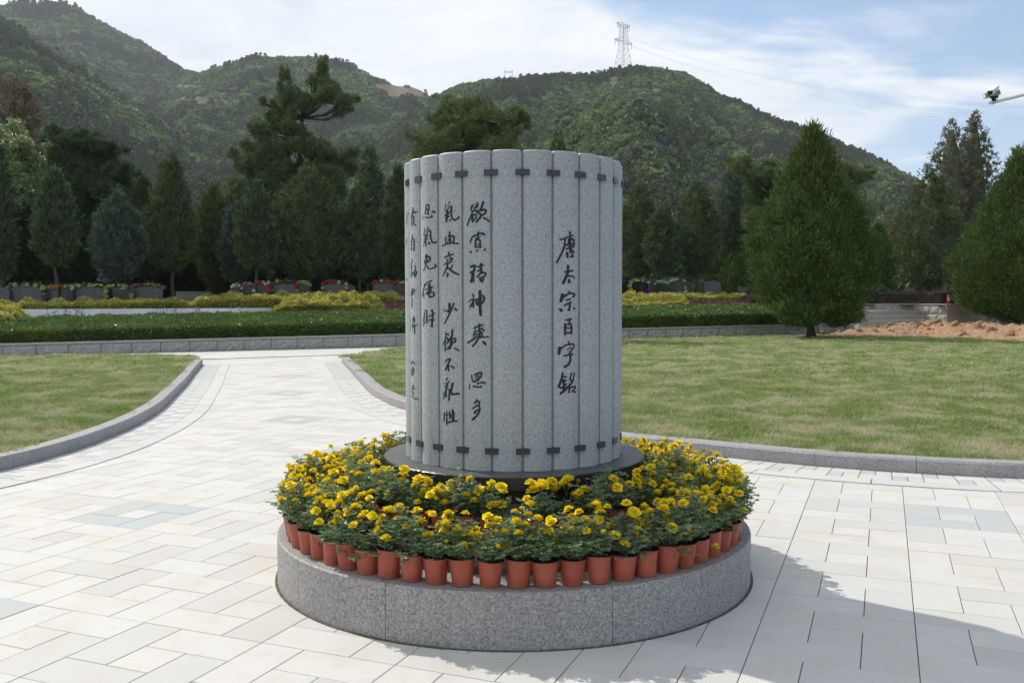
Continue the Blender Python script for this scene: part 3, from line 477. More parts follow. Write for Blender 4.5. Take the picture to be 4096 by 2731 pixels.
# cross path in front of the long wall
for r in range(17):
    for c in range(-36, 14):
        a = c * .62 + (r % 2) * .31; p = -5.35 + r * .31
        x = a * .912 - p * .41; y = W0 + a * .41 + p * .912
        if -26 < x < 1 and p < -.1 and y > 31.43 + .56 * x + .15: far[0].box((x, y, -.013 + rs.rand() * .001), (.612, .302, .03), math.atan2(.41, .912)); fart[0] += [rs.rand()] * 6
for k, mt in ((0, 'slab_a'), (1, 'slabgrey_a')):
    me = far[k].mesh('paving_slabs_beyond'); a = me.attributes.new('tint', 'FLOAT', 'FACE'); a.data.foreach_set('value', np.array(fart[k], np.float32))
    tag(link('paving_slabs_beyond', me, M[mt], pavement), kind='stuff')
dr = MB(); q = np.array([(-9.3, 26.2), (-4.7, 28.8)]); t = (q[1] - q[0]) / np.linalg.norm(q[1] - q[0]); c = q.mean(0)
dr.box((c[0], c[1], .004), (np.linalg.norm(q[1] - q[0]), .10, .012), math.atan2(t[1], t[0])); dr.build('drain_grate', plain('drain_metal', (.05, .05, .05), .6), pavement)
# grey band and basket-weave border following each kerb
def strip(q, d0, d1, i0, i1, z, mb):
    sel = np.unique(np.linspace(i0, i1, max(3, int((i1 - i0) / 9) + 1)).astype(int)); a = offset(q, d0)[sel]; b_ = offset(q, d1)[sel]; n = len(a)
    mb.add([(*p, z) for p in a] + [(*p, z) for p in b_] + [(*p, -.02) for p in a] + [(*p, -.02) for p in b_],
           [(i, i + 1, n + i + 1, n + i) for i in range(n - 1)] + [(i, i + 1, 2 * n + i + 1, 2 * n + i) for i in range(n - 1)] + [(n + i, n + i + 1, 3 * n + i + 1, 3 * n + i) for i in range(n - 1)] + [(0, n, 3 * n, 2 * n), (n - 1, 2 * n - 1, 4 * n - 1, 3 * n - 1)])
    for f in (): pass
lkb = spline(LK, 0.011); rkb = spline(RK, 0.011); tiles = []
for q, sg in ((lkb, 1), (rkb, -1)):
    b0, b1 = 0.47, 0.70; step = 25; i = 0; row = 0
    base = MB(); strip(q, 0.0, sg * (b1 - .012), 0, len(q) - 1, 0.0062, base); base.build('border_bed', M['joint'], pavement)
    while i + 90 < len(q):
        mb = MB(); strip(q, sg * (b0 + .003), sg * (b1 - .003), i, i + 89, 0.009, mb)
        p = q[i + 45]; vis = abs(p[0]) < .6 * p[1] + .5 and p[1] > 3
        if vis: mb.build('band_slab', M['band'], pavement)
        i += 90
    i = 0
    while i + step < len(q):
        p = q[i + 12]; vis = abs(p[0]) < .6 * p[1] + .4 and p[1] > 3
        if vis:
            for (a, b_, one) in ((0.010, 0.233, row % 2), (0.237, 0.466, 1 - row % 2)):
                if one: tiles.append((p[1], q, sg * a, sg * b_, i, i + 24, .008, 'slab'))
                else: tiles += [(p[1], q, sg * a, sg * b_, i, i + 11, .0078, 'slabgrey'), (p[1], q, sg * a, sg * b_, i + 12, i + 24, .0074, 'band')]
        i += step; row += 1
tiles.sort(key=lambda t: t[0]); restt = {'slab': MB(), 'slabgrey': MB(), 'band': MB()}
for k, (d_, q, a, b_, i0, i1, z, mt) in enumerate(tiles):
    mb = MB() if k < 290 else restt[mt]; strip(q, a, b_, i0, i1, z, mb)
    if k < 290: mb.build('border_tile', M[mt], pavement)
for mt, mb in restt.items():
    me = mb.mesh('border_tiles_beyond'); at = me.attributes.new('tint', 'FLOAT', 'FACE'); at.data.foreach_set('value', np.repeat(rs.rand(len(me.polygons)), 1).astype(np.float32) * 0 + .3)
    tag(link('border_tiles_beyond', me, M['slab_a' if mt == 'slab' else 'slabgrey_a'], pavement), kind='stuff')
# kerbs
def kerb(q, sg, name):
    root = tag(empty(name, (q[0][0], q[0][1], 0)), kind='structure'); prof = [(0.0, -.05), (0.0, .128), (.016, .148), (.19, .150), (.19, -.05)]
    n = 8; i = 0
    while i + 1 < len(q):
        j = min(i + n, len(q) - 1); seg = q[i:j + 1].copy(); sh = 0.0022
        seg[0] = seg[0] + (seg[1] - seg[0]) * sh / .12; seg[-1] = seg[-1] - (seg[-1] - seg[-2]) * sh / .12
        t = np.gradient(seg, axis=0); t /= np.linalg.norm(t, axis=1, keepdims=True); nn = np.stack([-t[:, 1], t[:, 0]], 1) * sg
        mb = MB(); vs = []; m = len(seg)
        for k in range(m): vs += [(seg[k][0] + nn[k][0] * a - root.location.x, seg[k][1] + nn[k][1] * a - root.location.y, z) for a, z in prof]
        P = len(prof)
        mb.add(vs, [(k * P + a, (k + 1) * P + a, (k + 1) * P + a + 1, k * P + a + 1) for k in range(m - 1) for a in range(P - 1)] + [tuple(range(P)), tuple(range((m - 1) * P, m * P))[::-1]])
        if abs(seg[0][0]) < .62 * abs(seg[0][1]) + 1.5: mb.build('kerb_stone', M['kerbside'], root, angle=R(35))
        i = j
    return root
kerb(lk, -1, 'kerb'); kerb(rk, 1, 'kerb')
endk = np.array([(-8.215, 24.27), (-8.6, 25.2), (-9.6, 26.0)]); 
# lawns
lawn_m, lnt, lb = material('lawn_turf')
pos = lnt.nodes.new('ShaderNodeNewGeometry').outputs['Position']
lc = mix_rgb(lnt, rng_map(lnt, noise_tex(lnt, 6, 6, .7, vec=pos), .3, .7), (0.09, 0.11, 0.03), (0.20, 0.20, 0.085))
lnt.links.new(lc, lb.inputs['Base Color']); lb.inputs['Roughness'].default_value = 0.95
left_lawn = [tuple(p) for p in offset(lk, -.19)] + [(-24, 4.5), (-40, 12), (-40, 17.0), (-20.0, 24.6), (-14.4, 26.4), (-11.0, 27.2), (-9.6, 26.6), (-8.8, 25.6)]
right_lawn = [tuple(p) for p in offset(rk, .19)] + [(40, 14), (60, 40), (45, 55.5), (22, 45.1), (15.0, 41.95), (8, 38.8), (0, 35.2), (-2.2, 34.0), (-3.6, 31.2), (-4.6, 27.0), (-4.75, 25.6)]
for poly in (left_lawn, right_lawn):
    mb = MB(); mb.add([(x, y, .085) for x, y in poly], [tuple(range(len(poly)))]); tag(mb.build('lawn', lawn_m), kind='structure')
def tuft(seed, nb, h, w, spread):
    r = np.random.RandomState(seed); a = r.rand(nb) * 6.283; rr = spread * np.sqrt(r.rand(nb))
    P = np.stack([rr * np.cos(a), rr * np.sin(a), 0 * a], 1); th = r.rand(nb) * 6.283
    D = np.stack([np.cos(th) * .75, np.sin(th) * .75, .45 + r.rand(nb) * .9], 1)
    V, F = kites(P, D, h * (.6 + .7 * r.rand(nb)), w, r, 0.03); return mesh_np('tuft', V, F, r.rand(nb))
gm1 = leaf_mat('grass_blade', (0.16, 0.245, 0.045), (0.33, 0.43, 0.12), (0.44, 0.48, 0.24), 0.35, 0.5, 0.35, inst=True, patch=(1.3, .46, .62, (0.62, 0.56, 0.38), .8))
tufts = [hidden('tuft', tuft(20 + k, 17, .074, .007, .045), gm1) for k in range(4)]
tufts_far = [hidden('tuft_far', tuft(30 + k, 15, .085, .014, .09), gm1) for k in range(4)]
def grass(poly, seed):
    r = np.random.RandomState(seed); pts = []
    for (y0, y1, den) in ((5, 10, 420), (10, 13, 330), (13, 18, 210), (18, 26, 120), (26, 36, 60), (36, 56, 34)):
        n = int((y1 - y0) * 2 * (.70 * y1 + 1) * den); x = (r.rand(n) * 2 - 1) * (.70 * y1 + 1); y = y0 + r.rand(n) * (y1 - y0)
        ok = (np.abs(x) < .68 * y + 1.2); x, y = x[ok], y[ok]; ok = inside(poly, x, y); x, y = x[ok], y[ok]
        hidden_by = (np.abs(x) / y < .105) & (y < 30); keep = ~hidden_by | (r.rand(len(x)) < .3)
        pts.append(np.stack([x[keep], y[keep], np.full(keep.sum(), .092)], 1))
    P = np.vstack(pts); near = P[:, 1] < 20
    hgt = 0.8 + 0.35 * fbm(P[:, 0], P[:, 1], 1.7, 2, 3) + .25 * r.rand(len(P)); hgt = np.clip(hgt, .45, 1.5)
    scatter('grass', P[near], hgt[near], tufts, tilt=.7)
    if (~near).sum(): scatter('grass', P[~near], hgt[~near] * 1.1, tufts_far, tilt=.5)
left_g = [tuple(q) for q in offset(lk, -.145)] + left_lawn[len(lk):]; right_g = [tuple(q) for q in offset(rk, .145)] + right_lawn[len(rk):]
grass(left_g, 1); grass(right_g, 2)

# ---------------------------------------------------------------- retaining wall, steps
ANG = math.atan2(.41, .912)
def wxy(a, p): return a * .912 - p * .41, W0 + a * .41 + p * .912
def block_mesh(seed, w, h, d, rough=True):
    r = random.Random(seed); m = MB(); nx, nz = 8, 5; vs = []; e = .016
    for j in range(nz):
        for i in range(nx):
            u = -w / 2 + e + (w - 2 * e) * i / (nx - 1); z = e + (h - 2 * e) * j / (nz - 1); edge = i in (0, nx - 1) or j in (0, nz - 1)
            vs.append((u, -d - (0 if edge or not rough else .012 + .045 * r.random()), z))
    m.add(vs, [(j * nx + i, j * nx + i + 1, (j + 1) * nx + i + 1, (j + 1) * nx + i) for j in range(nz - 1) for i in range(nx - 1)])
    m.box((0, -d / 2 + .002, h / 2), (w - .012, d - .004 - .002, h - .012)); return m.mesh('stone_block')
def wall_run(root, a0, a1, p, z0, hs, top, blk, dirv=(.912, .41), org=None, rough=True, cap=True, side=1, slope=0.0, first=0.0):
    """courses of blocks from a0 to a1 along a wall line; a thin cap on top"""
    ang = math.atan2(dirv[1], dirv[0])
    variants = {}
    def put(ac, w, z, h, nm='stone_block', mat=None):
        key = (round(w, 2), round(h, 2), random.randint(0, 5))
        if key not in variants:
            variants[key] = block_mesh(hash(key) % 999, w, h, .12, rough); variants[key].materials.append(M['rough'] if rough else M['smooth'])
        o = bpy.data.objects.new(nm, variants[key]); COL.objects.link(o); o.parent = root
        x, y = org[0] + dirv[0] * ac - root.location.x, org[1] + dirv[1] * ac - root.location.y
        o.location = (x, y, z); o.rotation_euler = (0, 0, ang)
    z = z0
    for ci, h in enumerate(hs):
        a = a0 - (first if ci % 2 else 0); 
        while a < a1 - .05:
            w = blk * random.uniform(.96, 1.04); aa = max(a, a0); b_ = min(a + w, a1)
            if b_ - aa > .08: put((aa + b_) / 2, b_ - aa, z + slope * ((aa + b_) / 2), h)
            a += w
        z += h
    if cap:
        a = a0
        while a < a1 - .02:
            w = min(blk * 1.3, a1 - a); mb = MB(); mb.box((0, 0, .028), (w - .006, .26, .056)); c = a + w / 2
            x, y = org[0] + dirv[0] * c - root.location.x, org[1] + dirv[1] * c - root.location.y
            o = mb.build('coping_stone', M['smooth'], root, loc=(x - dirv[1] * -.04 * side, y + dirv[0] * -.04 * side, z + slope * c + .001), rz=ang); a += w
random.seed(7)
wl = empty('retaining_wall', (*wxy(-28, 0), 0)); tag(wl, 'long low retaining wall of rock-faced granite blocks below the dark green hedge', 'wall')
wall_run(wl, -27.0, 15.2, 0, -.02, [.46], None, .90, org=(0, W0), slope=.0062)
bk = MB(); x0, y0 = wxy(-27, .16); x1, y1 = wxy(15.2, .16)
bk.add([(x0, y0, -.1), (x1, y1, -.1), (x1, y1, .53), (x0, y0, .27), (x0 - .1, y0 + .2, -.1), (x1 - .1, y1 + .2, -.1), (x1 - .1, y1 + .2, .53), (x0 - .1, y0 + .2, .27)], [(0, 1, 2, 3), (3, 2, 6, 7), (4, 7, 6, 5), (0, 3, 7, 4), (1, 5, 6, 2)])
for v in range(len(bk.v)): bk.v[v] = (bk.v[v][0] - wl.location.x, bk.v[v][1] - wl.location.y, bk.v[v][2])
bk.build('backing', M['smooth'], wl)
AC, AL = 23.42, 18.2
sw = empty('stair_wall', (*wxy(AC, 0), 0)); tag(sw, 'tall right-hand wall of rock-faced blocks beside the steps, red extinguisher on its corner', 'wall')
c0 = wxy(AC, 0)
wall_run(sw, 0.0, 16, 0, .02, [.46, .46, .46], None, .92, org=c0, rough=False, first=.45)
wall_run(sw, -4.1, 0.09, 0, .02, [.46, .46, .46], None, .80, dirv=(.41, -.912), org=(c0[0] + .04, c0[1] + .01), first=.4, cap=True)
lw = empty('stair_wall', (*wxy(15.2, 0), 0)); tag(lw, 'stepped-up wall end of dressed blocks left of the steps, behind the big juniper', 'wall')
wall_run(lw, 15.2, AL, -.02, .02, [.43, .43, .40], None, .75, org=(0, W0), rough=False, first=.4)
bb = MB(); bb.box((0, 0, .62), (AL - 15.2, .3, 1.24)); xx, yy = wxy((AL + 15.2) / 2, .17); bb.build('backing', M['smooth'], lw, loc=(xx - lw.location.x, yy - lw.location.y, 0), rz=ANG)
bb = MB(); bb.box((0, 0, .62), (4.0, .3, 1.24)); xx, yy = wxy(AL - .12, 2.1); bb.build('backing', M['smooth'], lw, loc=(xx - lw.location.x, yy - lw.location.y, 0), rz=ANG + math.pi / 2)
steps = empty('stone_steps', (*wxy(AL, 0), 0)); tag(steps, 'five broad stone steps rising between the walls beside the earth heap', 'steps')
for k, (zt, p) in enumerate(((.235, 0), (.45, .38), (.667, .78), (.90, 1.18), (1.12, 1.59))):
    wdt = AC - AL - .02; p2 = 8.5 if k == 4 else p + .62; n = 4 if k < 4 else 5
    edges = [0] + sorted(min(max((m_ + (k % 2) * .45) * wdt / n, .3), wdt - .3) for m_ in range(1, n)) + [wdt]
    for e0, e1 in zip(edges[:-1], edges[1:]):
        if e1 - e0 < .05: continue
        mb = MB(); mb.box(((e0 + e1) / 2, (p + p2) / 2, zt / 2 - .03 - .001 * k), (e1 - e0 - .006, p2 - p, zt + .06)); mb.build('step_stone', M['smooth'], steps, rz=ANG)

mb = MB(); mb.box(((AC - AL) / 2, 8.3, .78), (AC - AL - .02, .3, 1.5)); mb.build('back_kerb', M['smooth'], steps, rz=ANG)
mb = MB(); mb.box((AC - AL + .09, 6.2, .72), (.16, 4.6, 1.44)); mb.build('side_kerb', M['smooth'], steps, rz=ANG)
# ---------------------------------------------------------------- the fluted monument
XC, YC = 0.01, 5.93
mon = empty('monument', (XC, YC, 0)); tag(mon, 'fluted grey granite drum monument with brushed Chinese inscription among marigolds', 'monument')
RM, RA, NP = 0.697, 0.16, 24; PH = R(4.3); ZB, ZT = 0.735, 2.576; HW = 0.0815; AM = math.asin(HW / RA)
core = MB(); core.lathe([(0.001, ZB), (0.6705, ZB), (0.6705, ZT - .012), (0.001, ZT - .012)], 96); core.build('core', M['groove'], mon)
pm = MB(); arc = [(RA * math.sin(-AM + 2 * AM * i / 14), -(RA * math.cos(AM - 2 * AM * i / 14)) - (RM - RA)) for i in range(15)]
poly = [(HW, -0.60), (-HW, -0.60)]
out_ = [(-HW, -0.655)] + arc + [(HW, -0.655)]
def shrink(p, e): return (p[0] * (1 - e / HW), p[1] + e)
n = len(out_) + 2; ring = [(-.07, -.56)] + out_ + [(.07, -.56)]
pv = []
for z, e in ((ZB, 0), (ZT - .008, 0), (ZT, .007)): pv += [(*(shrink(p, e) if e else p), z) for p in ring]
pf = [(k * n + i, k * n + (i + 1) % n, (k + 1) * n + (i + 1) % n, (k + 1) * n + i) for k in range(2) for i in range(n)] + [tuple(range(2 * n, 3 * n))]
pm.add(pv, pf); panel_me = pm.mesh('panel', angle=R(25)); panel_me.materials.append(M['stone'])
cm_ = MB(); cw, ch = .0405, .0165
cc_ = [(-cw, -.655), (-cw, -.694), (-cw + .004, -.699), (cw - .004, -.699), (cw, -.694), (cw, -.655)]
cm_.prism(cc_, -ch, ch); clamp_me = cm_.mesh('clamp'); clamp_me.materials.append(M['clamp'])
chars = json.loads(CHARS)
bych = {}
for c in chars: bych.setdefault(c[1], []).append(c)
def char_mesh(c):
    ch_, k, kx, strokes = c; g = 2.2; cells = {}
    for st in strokes:
        w = st[0] / 2 * 1.22 + .35; P = [(st[i], st[i + 1]) for i in range(1, len(st), 2)]
        for (x0, z0), (x1, z1) in zip(P, P[1:]):
            wx = w * kx; bx0, bx1 = min(x0, x1) - wx, max(x0, x1) + wx; bz0, bz1 = min(z0, z1) - w, max(z0, z1) + w
            for ix in range(int(bx0 // g), int(bx1 // g) + 1):
                for iz in range(int(bz0 // g), int(bz1 // g) + 1):
                    px, pz = (ix + .5) * g / kx, (iz + .5) * g; ax, bx = x0 / kx, x1 / kx; dx, dz = bx - ax, z1 - z0; L2 = dx * dx + dz * dz
                    t = 0 if L2 == 0 else max(0, min(1, ((px - ax) * dx + (pz - z0) * dz) / L2))
                    if math.hypot(px - ax - t * dx, pz - z0 - t * dz) < w: cells[ix, iz] = 1
    vid = {}; vs = []; fs = []
    def vtx(ix, iz):
        if (ix, iz) not in vid:
            a = max(-AM, min(AM, ix * g / 1000 / RA)); r2 = RA + .0012
            vs.append((r2 * math.sin(a), -(RM - RA) - r2 * math.cos(a), iz * g / 1000)); vid[ix, iz] = len(vs) - 1
        return vid[ix, iz]
    for ix, iz in cells: fs.append((vtx(ix, iz), vtx(ix + 1, iz), vtx(ix + 1, iz + 1), vtx(ix, iz + 1)))
    me = bpy.data.meshes.new('written_character'); me.from_pydata(vs, [], fs); me.materials.append(M['ink']); return me
for k in range(NP):
    kk = k - 12; a = PH - R(7.5) + R(15) * kk
    o = bpy.data.objects.new('panel', panel_me); COL.objects.link(o); o.parent = mon; o.rotation_euler = (0, 0, a)
    if kk in bych: o['label'] = 'granite flute with brushed characters'
    for c in bych.get(kk, []):
        q = bpy.data.objects.new('written_character', char_mesh(c)); COL.objects.link(q); q.parent = o
    for z in (2.447, 0.853):
        o = bpy.data.objects.new('clamp', clamp_me); COL.objects.link(o); o.parent = mon; o.rotation_euler = (0, 0, PH + R(15) * kk); o.location = (0, 0, z)
# black pedestal: slabbed disc, recessed neck, flared foot
for k in range(6):
    a0 = R(-22 + 60 * k); g = .0016 / .84
    d = MB(); d.lathe([(0.001, .645), (.828, .645), (.841, .655), (.841, .727), (.835, .733), (0.001, .7335)], 14, a0 + g, a0 + R(60) - g)
    me = d.mesh('disc_slab', angle=R(30)); o = link('disc_slab', me, [M['black'], M['blacktop']], mon)
    for p in me.polygons:
        if p.normal.z > .85: p.material_index = 1
ft = MB(); ft.lathe([(.001, .646), (.785, .646), (.785, .600), (.815, .596), (.815, .585), (.80, .575), (.805, .545), (.835, .50), (.875, .455), (.90, .425), (.90, .40), (.95, .395), (.95, .285)], 96)
ft.build('pedestal_foot', M['black'], mon, angle=R(40))
# ---------------------------------------------------------------- round planter and potted marigolds
pl = empty('round_planter', (XC, YC, 0)); tag(pl, 'low round planter of pinkish speckled granite holding the marigold pots', 'planter')
for k in range(8):
    a0 = R(-25.9 + 45 * k); g = .0012
    d = MB(); d.lathe([(1.22, -.02), (1.5, -.02), (1.5, .284), (1.492, .291), (1.22, .291)], 16, a0 + g, a0 + R(45) - g)
    d.build('curved_stone', M['pinkstone'], pl, angle=R(30))
d = MB(); d.lathe([(1.218, .20), (1.218, .289), (0.001, .289)], 64); d.build('bed_floor', M['soil'], pl)
d = MB(); d.lathe([(1.085, .28), (1.085, .42), (.955, .42)], 72); d.build('inner_ledge', M['pinkstone'], pl, angle=R(30))
d = MB(); d.lathe([(1.5, -.004), (1.516, -.004), (1.516, .0045), (1.5, .0045)], 90); d.build('base_joint', plain('dirt_joint', (.10, .09, .075), .95, var=.5, scale=25), pl)
pot_m, pnt, pb = material('terracotta_plastic')
oi = pnt.nodes.new('ShaderNodeObjectInfo')
pc = mix_rgb(pnt, oi.outputs['Random'], (0.30, 0.058, 0.032), (0.37, 0.085, 0.050))
nz_ = noise_tex(pnt, 28, 6, .7); pc = mix_rgb(pnt, rng_map(pnt, nz_, .58, .78, 0, .4), pc, (0.50, 0.24, 0.16))
tcc = pnt.nodes.new('ShaderNodeTexCoord'); spx = pnt.nodes.new('ShaderNodeSeparateXYZ'); pnt.links.new(tcc.outputs['Object'], spx.inputs[0])
pc = mix_rgb(pnt, rng_map(pnt, spx.outputs['Z'], 0.03, 0.0, 0, .5), pc, (0.30, 0.16, 0.11))
pnt.links.new(pc, pb.inputs['Base Color']); pb.inputs['Roughness'].default_value = .42; pb.inputs['Specular IOR Level'].default_value = .4; bump(pnt, pb, noise_tex(pnt, 14, 3), .35, .006)
blackpl = plain('black_plastic', (.018, .018, .018), .38, .5)
def pot_mesh(seed):
    r = random.Random(seed); n = 28; prof = [(.0505, 0), (.053, .004), (.059, .07), (.066, .128), (.068, .137), (.0665, .137), (.054, .05)]
    vs = []; A = [r.uniform(-.05, .05) for _ in range(4)]; B = [r.uniform(0, 6.28) for _ in range(4)]; da = r.uniform(0, 6.28); dd = r.choice([0, .10, .2, .06, .14])
    for k in range(n):
        a = 2 * math.pi * k / n
        for rr, z in prof:
            f = 1 + sum(A[j] * math.cos((j + 2) * a + B[j]) for j in range(4)) * (z / .137) * .8 - dd * max(0, math.cos(a - da)) ** 8 * math.exp(-((z - .06) / .04) ** 2)
            vs.append((rr * f * math.sin(a), rr * f * math.cos(a), z))
    p = len(prof); m = MB(); fs = []
    for k in range(n):
        for j in range(p - 1): fs.append((k * p + j, k * p + j + 1, ((k + 1) % n) * p + j + 1, ((k + 1) % n) * p + j))
    m.add(vs, fs + [tuple(k * p for k in range(n))]); me = m.mesh('pot', angle=R(50)); me.materials.append(pot_m); me.materials.append(blackpl)
    for i, pz in enumerate(me.polygons): pz.material_index = 1 if (i < n * (p - 1) and i % (p - 1) >= p - 3) else 0
    # rolled black rim follows the bent lip
    lip = [vs[k * p + 4] for k in range(n)]; m2 = MB(); loop = [Vector((x * 1.01, y * 1.01, z)) for x, y, z in lip]; loop.append(loop[0]); m2.tube(loop, .0022, 5, cap=False)
    r2 = m2.mesh('rim', smooth=True); r2.materials.append(blackpl); return me, r2
pots = [pot_mesh(s) for s in range(7)]
sm = MB(); sm.lathe([(.0575, .098), (.03, .104), (.001, .102)], 14); soil_me = sm.mesh('soil', smooth=True); soil_me.materials.append(M['potsoil'])
mleaf = leaf_mat('marigold_leaf', (0.14, 0.215, 0.085), (0.29, 0.385, 0.20), (0.21, 0.29, 0.17), .32, .33, .5)
def mari_foliage(seed, w, h, nst):
    r = np.random.RandomState(seed); Vs = []; Fs = []; Ts = []; c = 0; lean = (r.rand(2) - .5) * .05
    def addq(V, F, t):
        nonlocal c; Vs.append(V); Fs.append(F + c); Ts.append(t); c += len(V)
    for s in range(nst):
        a = r.rand() * 6.283; rad = w * (r.rand() ** .75); top = np.array([math.cos(a) * rad + lean[0], math.sin(a) * rad + lean[1], .09 + h * (1 - (rad / w) ** 2 * .6) * (.55 + .45 * r.rand())]); b0_ = np.array([math.cos(a) * .012, math.sin(a) * .012, .08])
        if r.rand() < .07: top[2] = .05 + r.rand() * .05; top[:2] *= .95
        nl = 5
        for q in range(nl):
            t = .25 + .75 * (q + r.rand()) / nl; P = b0_ + (top - b0_) * np.array([t ** 1.7, t ** 1.7, t]); la = a + (r.rand() - .5) * 3.4
            ax = np.array([math.cos(la), math.sin(la), .35 * (r.rand() - .25)]); ll = .034 * (.7 + .6 * r.rand()); side = np.array([-ax[1], ax[0], .1])
            k = 5; tt = np.linspace(.15, .95, k); PP = np.repeat(P + ax * (tt * ll)[:, None], 2, 0); DD = np.repeat(ax[None] * .7, 2 * k, 0) + np.tile(np.array([side, -side]), (k, 1)) * .8 + r.randn(2 * k, 3) * .12
            V, F = kites(PP, DD, .020 * (.7 + .5 * r.rand(2 * k)), .0072, r, .02); addq(V, F, np.full(len(F), r.rand()))
            V, F = kites([P], [ax], ll, .0035, r); addq(V, F, np.full(len(F), .3))
        V, F = kites([b0_ * 1.0], [top - b0_], np.linalg.norm(top - b0_), .006, r); addq(V, F, np.full(1, .25))
    me = mesh_np('foliage', np.vstack(Vs), np.vstack(Fs), np.concatenate(Ts)); me.materials.append(mleaf); return me
fols = [mari_foliage(s, .103 + .008 * (s % 3), .175 + .014 * (s % 4), 42 + 4 * (s % 4)) for s in range(9)]
def petal_mat(name, a, b_):
    m, nt, b = material(name); at = nt.nodes.new('ShaderNodeAttribute'); at.attribute_name = 'tint'
    c = mix_rgb(nt, at.outputs['Fac'], a, b_); nt.links.new(c, b.inputs['Base Color']); b.inputs['Roughness'].default_value = .6; b.inputs['Specular IOR Level'].default_value = .15
    tr = nt.nodes.new('ShaderNodeBsdfTranslucent'); nt.links.new(c, tr.inputs[0]); ms = nt.nodes.new('ShaderNodeMixShader'); ms.inputs[0].default_value = .15
    nt.links.new(b.outputs[0], ms.inputs[1]); nt.links.new(tr.outputs[0], ms.inputs[2]); nt.links.new(ms.outputs[0], nt.nodes['Material Output'].inputs[0]); return m
ypet = petal_mat('yellow_petals', (0.88, 0.66, 0.010), (0.95, 0.80, 0.045)); opet = petal_mat('faded_petals', (0.42, 0.15, 0.02), (0.60, 0.28, 0.03)); stemm = plain('stem_green', (.07, .12, .03), .6)
def flower_mesh(seed, rad, mat, closed=0.0):
    r = np.random.RandomState(seed); Vs = []; Fs = []; T = []; c = 0
    for ring, (n, rr, z0, el, sz) in enumerate(((11, .15, .002, .12, 1.0), (10, .12, .005, .45, .86), (8, .08, .009, .8, .66), (6, .03, .012, 1.15, .5))):
        a = np.arange(n) * 6.283 / n + r.rand() * 3 + r.randn(n) * .12; e = el + closed + r.randn(n) * .13
        P = np.stack([np.cos(a) * rad * rr, np.sin(a) * rad * rr, np.full(n, z0)], 1); D = np.stack([np.cos(a) * np.cos(e), np.sin(a) * np.cos(e), np.sin(e)], 1)
        Sd = np.stack([-np.sin(a), np.cos(a), 0 * a], 1); L = (rad * sz * (.85 + .3 * r.rand(n)))[:, None]; W = (rad * .62 * (.8 + .4 * r.rand(n)))[:, None]; up = np.cross(D, Sd)
        V = np.stack([P - Sd * W * .15, P + Sd * W * .15, P + D * L * .8 + Sd * W * .62 - up * L * .05, P + D * L + up * L * .0, P + D * L * .8 - Sd * W * .62 - up * L * .05], 1).reshape(-1, 3)
        F = np.arange(5 * n).reshape(n, 5); Vs.append(V); Fs.append(F + c); c += len(V); T.append(r.rand(n) * .6 + ring * .1)
    me = mesh_np('flower', np.vstack(Vs), np.vstack(Fs), np.concatenate(T)); me.materials.append(mat); return me
def calyx_mesh(L):
    m = MB(); m.lathe([(.0014, -L), (.0014, -.016), (.0035, -.014), (.0048, -.004), (.0058, .003), (.001, .004)], 7); me = m.mesh('flower_stem', smooth=True); me.materials.append(stemm); return me
heads = [flower_mesh(s, .0235 + .002 * (s % 4), ypet) for s in range(6)] + [flower_mesh(9, .013, opet, .5), flower_mesh(10, .015, ypet, .7)]
cal = calyx_mesh(.055)
prs = np.random.RandomState(77)
ordn = lambda n: {1: 'first', 2: 'second', 3: 'third'}.get(n, str(n) + 'th')
def marigold(x, y, z, label, group, nf, big=1.0):
    o = empty('potted_marigold', (x, y, z), prs.rand() * 6.283); tag(o, label, 'potted plant', group)
    o.rotation_euler.x = (prs.rand() - .5) * .12; o.rotation_euler.y = (prs.rand() - .5) * .12; ps = .97 + .1 * prs.rand(); o.scale = (ps, ps, ps * (.94 + .1 * prs.rand()))
    pm_, rm_ = pots[prs.randint(len(pots))]
    for nm, me in (('pot', pm_), ('rim', rm_), ('soil', soil_me)): q = bpy.data.objects.new(nm, me); COL.objects.link(q); q.parent = o
    q = bpy.data.objects.new('foliage', fols[prs.randint(len(fols))]); COL.objects.link(q); q.parent = o; q.rotation_euler = (0, 0, prs.rand() * 6.283); s = big * (.85 + .35 * prs.rand()); q.scale = (s, s, s * (1 if prs.rand() > .1 else .7)); q.location = (0, 0, .02 + .08 * (1 - s)); q.scale.z *= 1.28
    got = []
    for k in range(nf):
        a = prs.rand() * 6.283; rr = .105 * big * prs.rand() ** .6; h = (.345 - rr * .75 + (prs.rand() - .5) * .15) * big
        if prs.rand() < .03: rr = .10; h = .09
        if any((rr * math.cos(a) - gx_) ** 2 + (rr * math.sin(a) - gy_) ** 2 + (h - gz_) ** 2 < .0016 for gx_, gy_, gz_ in got): continue
        got.append((rr * math.cos(a), rr * math.sin(a), h))
        i = prs.randint(6) if prs.rand() > .17 else 6 + prs.randint(2)
        f = bpy.data.objects.new('flower', heads[i]); COL.objects.link(f); f.parent = o; f.location = (rr * math.cos(a), rr * math.sin(a), h)
        f.rotation_euler = ((prs.rand() - .5) * .9, (prs.rand() - .5) * .9, prs.rand() * 6.28); s2 = .8 + .4 * prs.rand(); f.scale = (s2, s2, s2)
        c = bpy.data.objects.new('flower_stem', cal); COL.objects.link(c); c.parent = f; c.rotation_euler = (0, 0, 0)
def hidden_pos(x, y): return y > YC + .35 and abs(x - XC) < .66
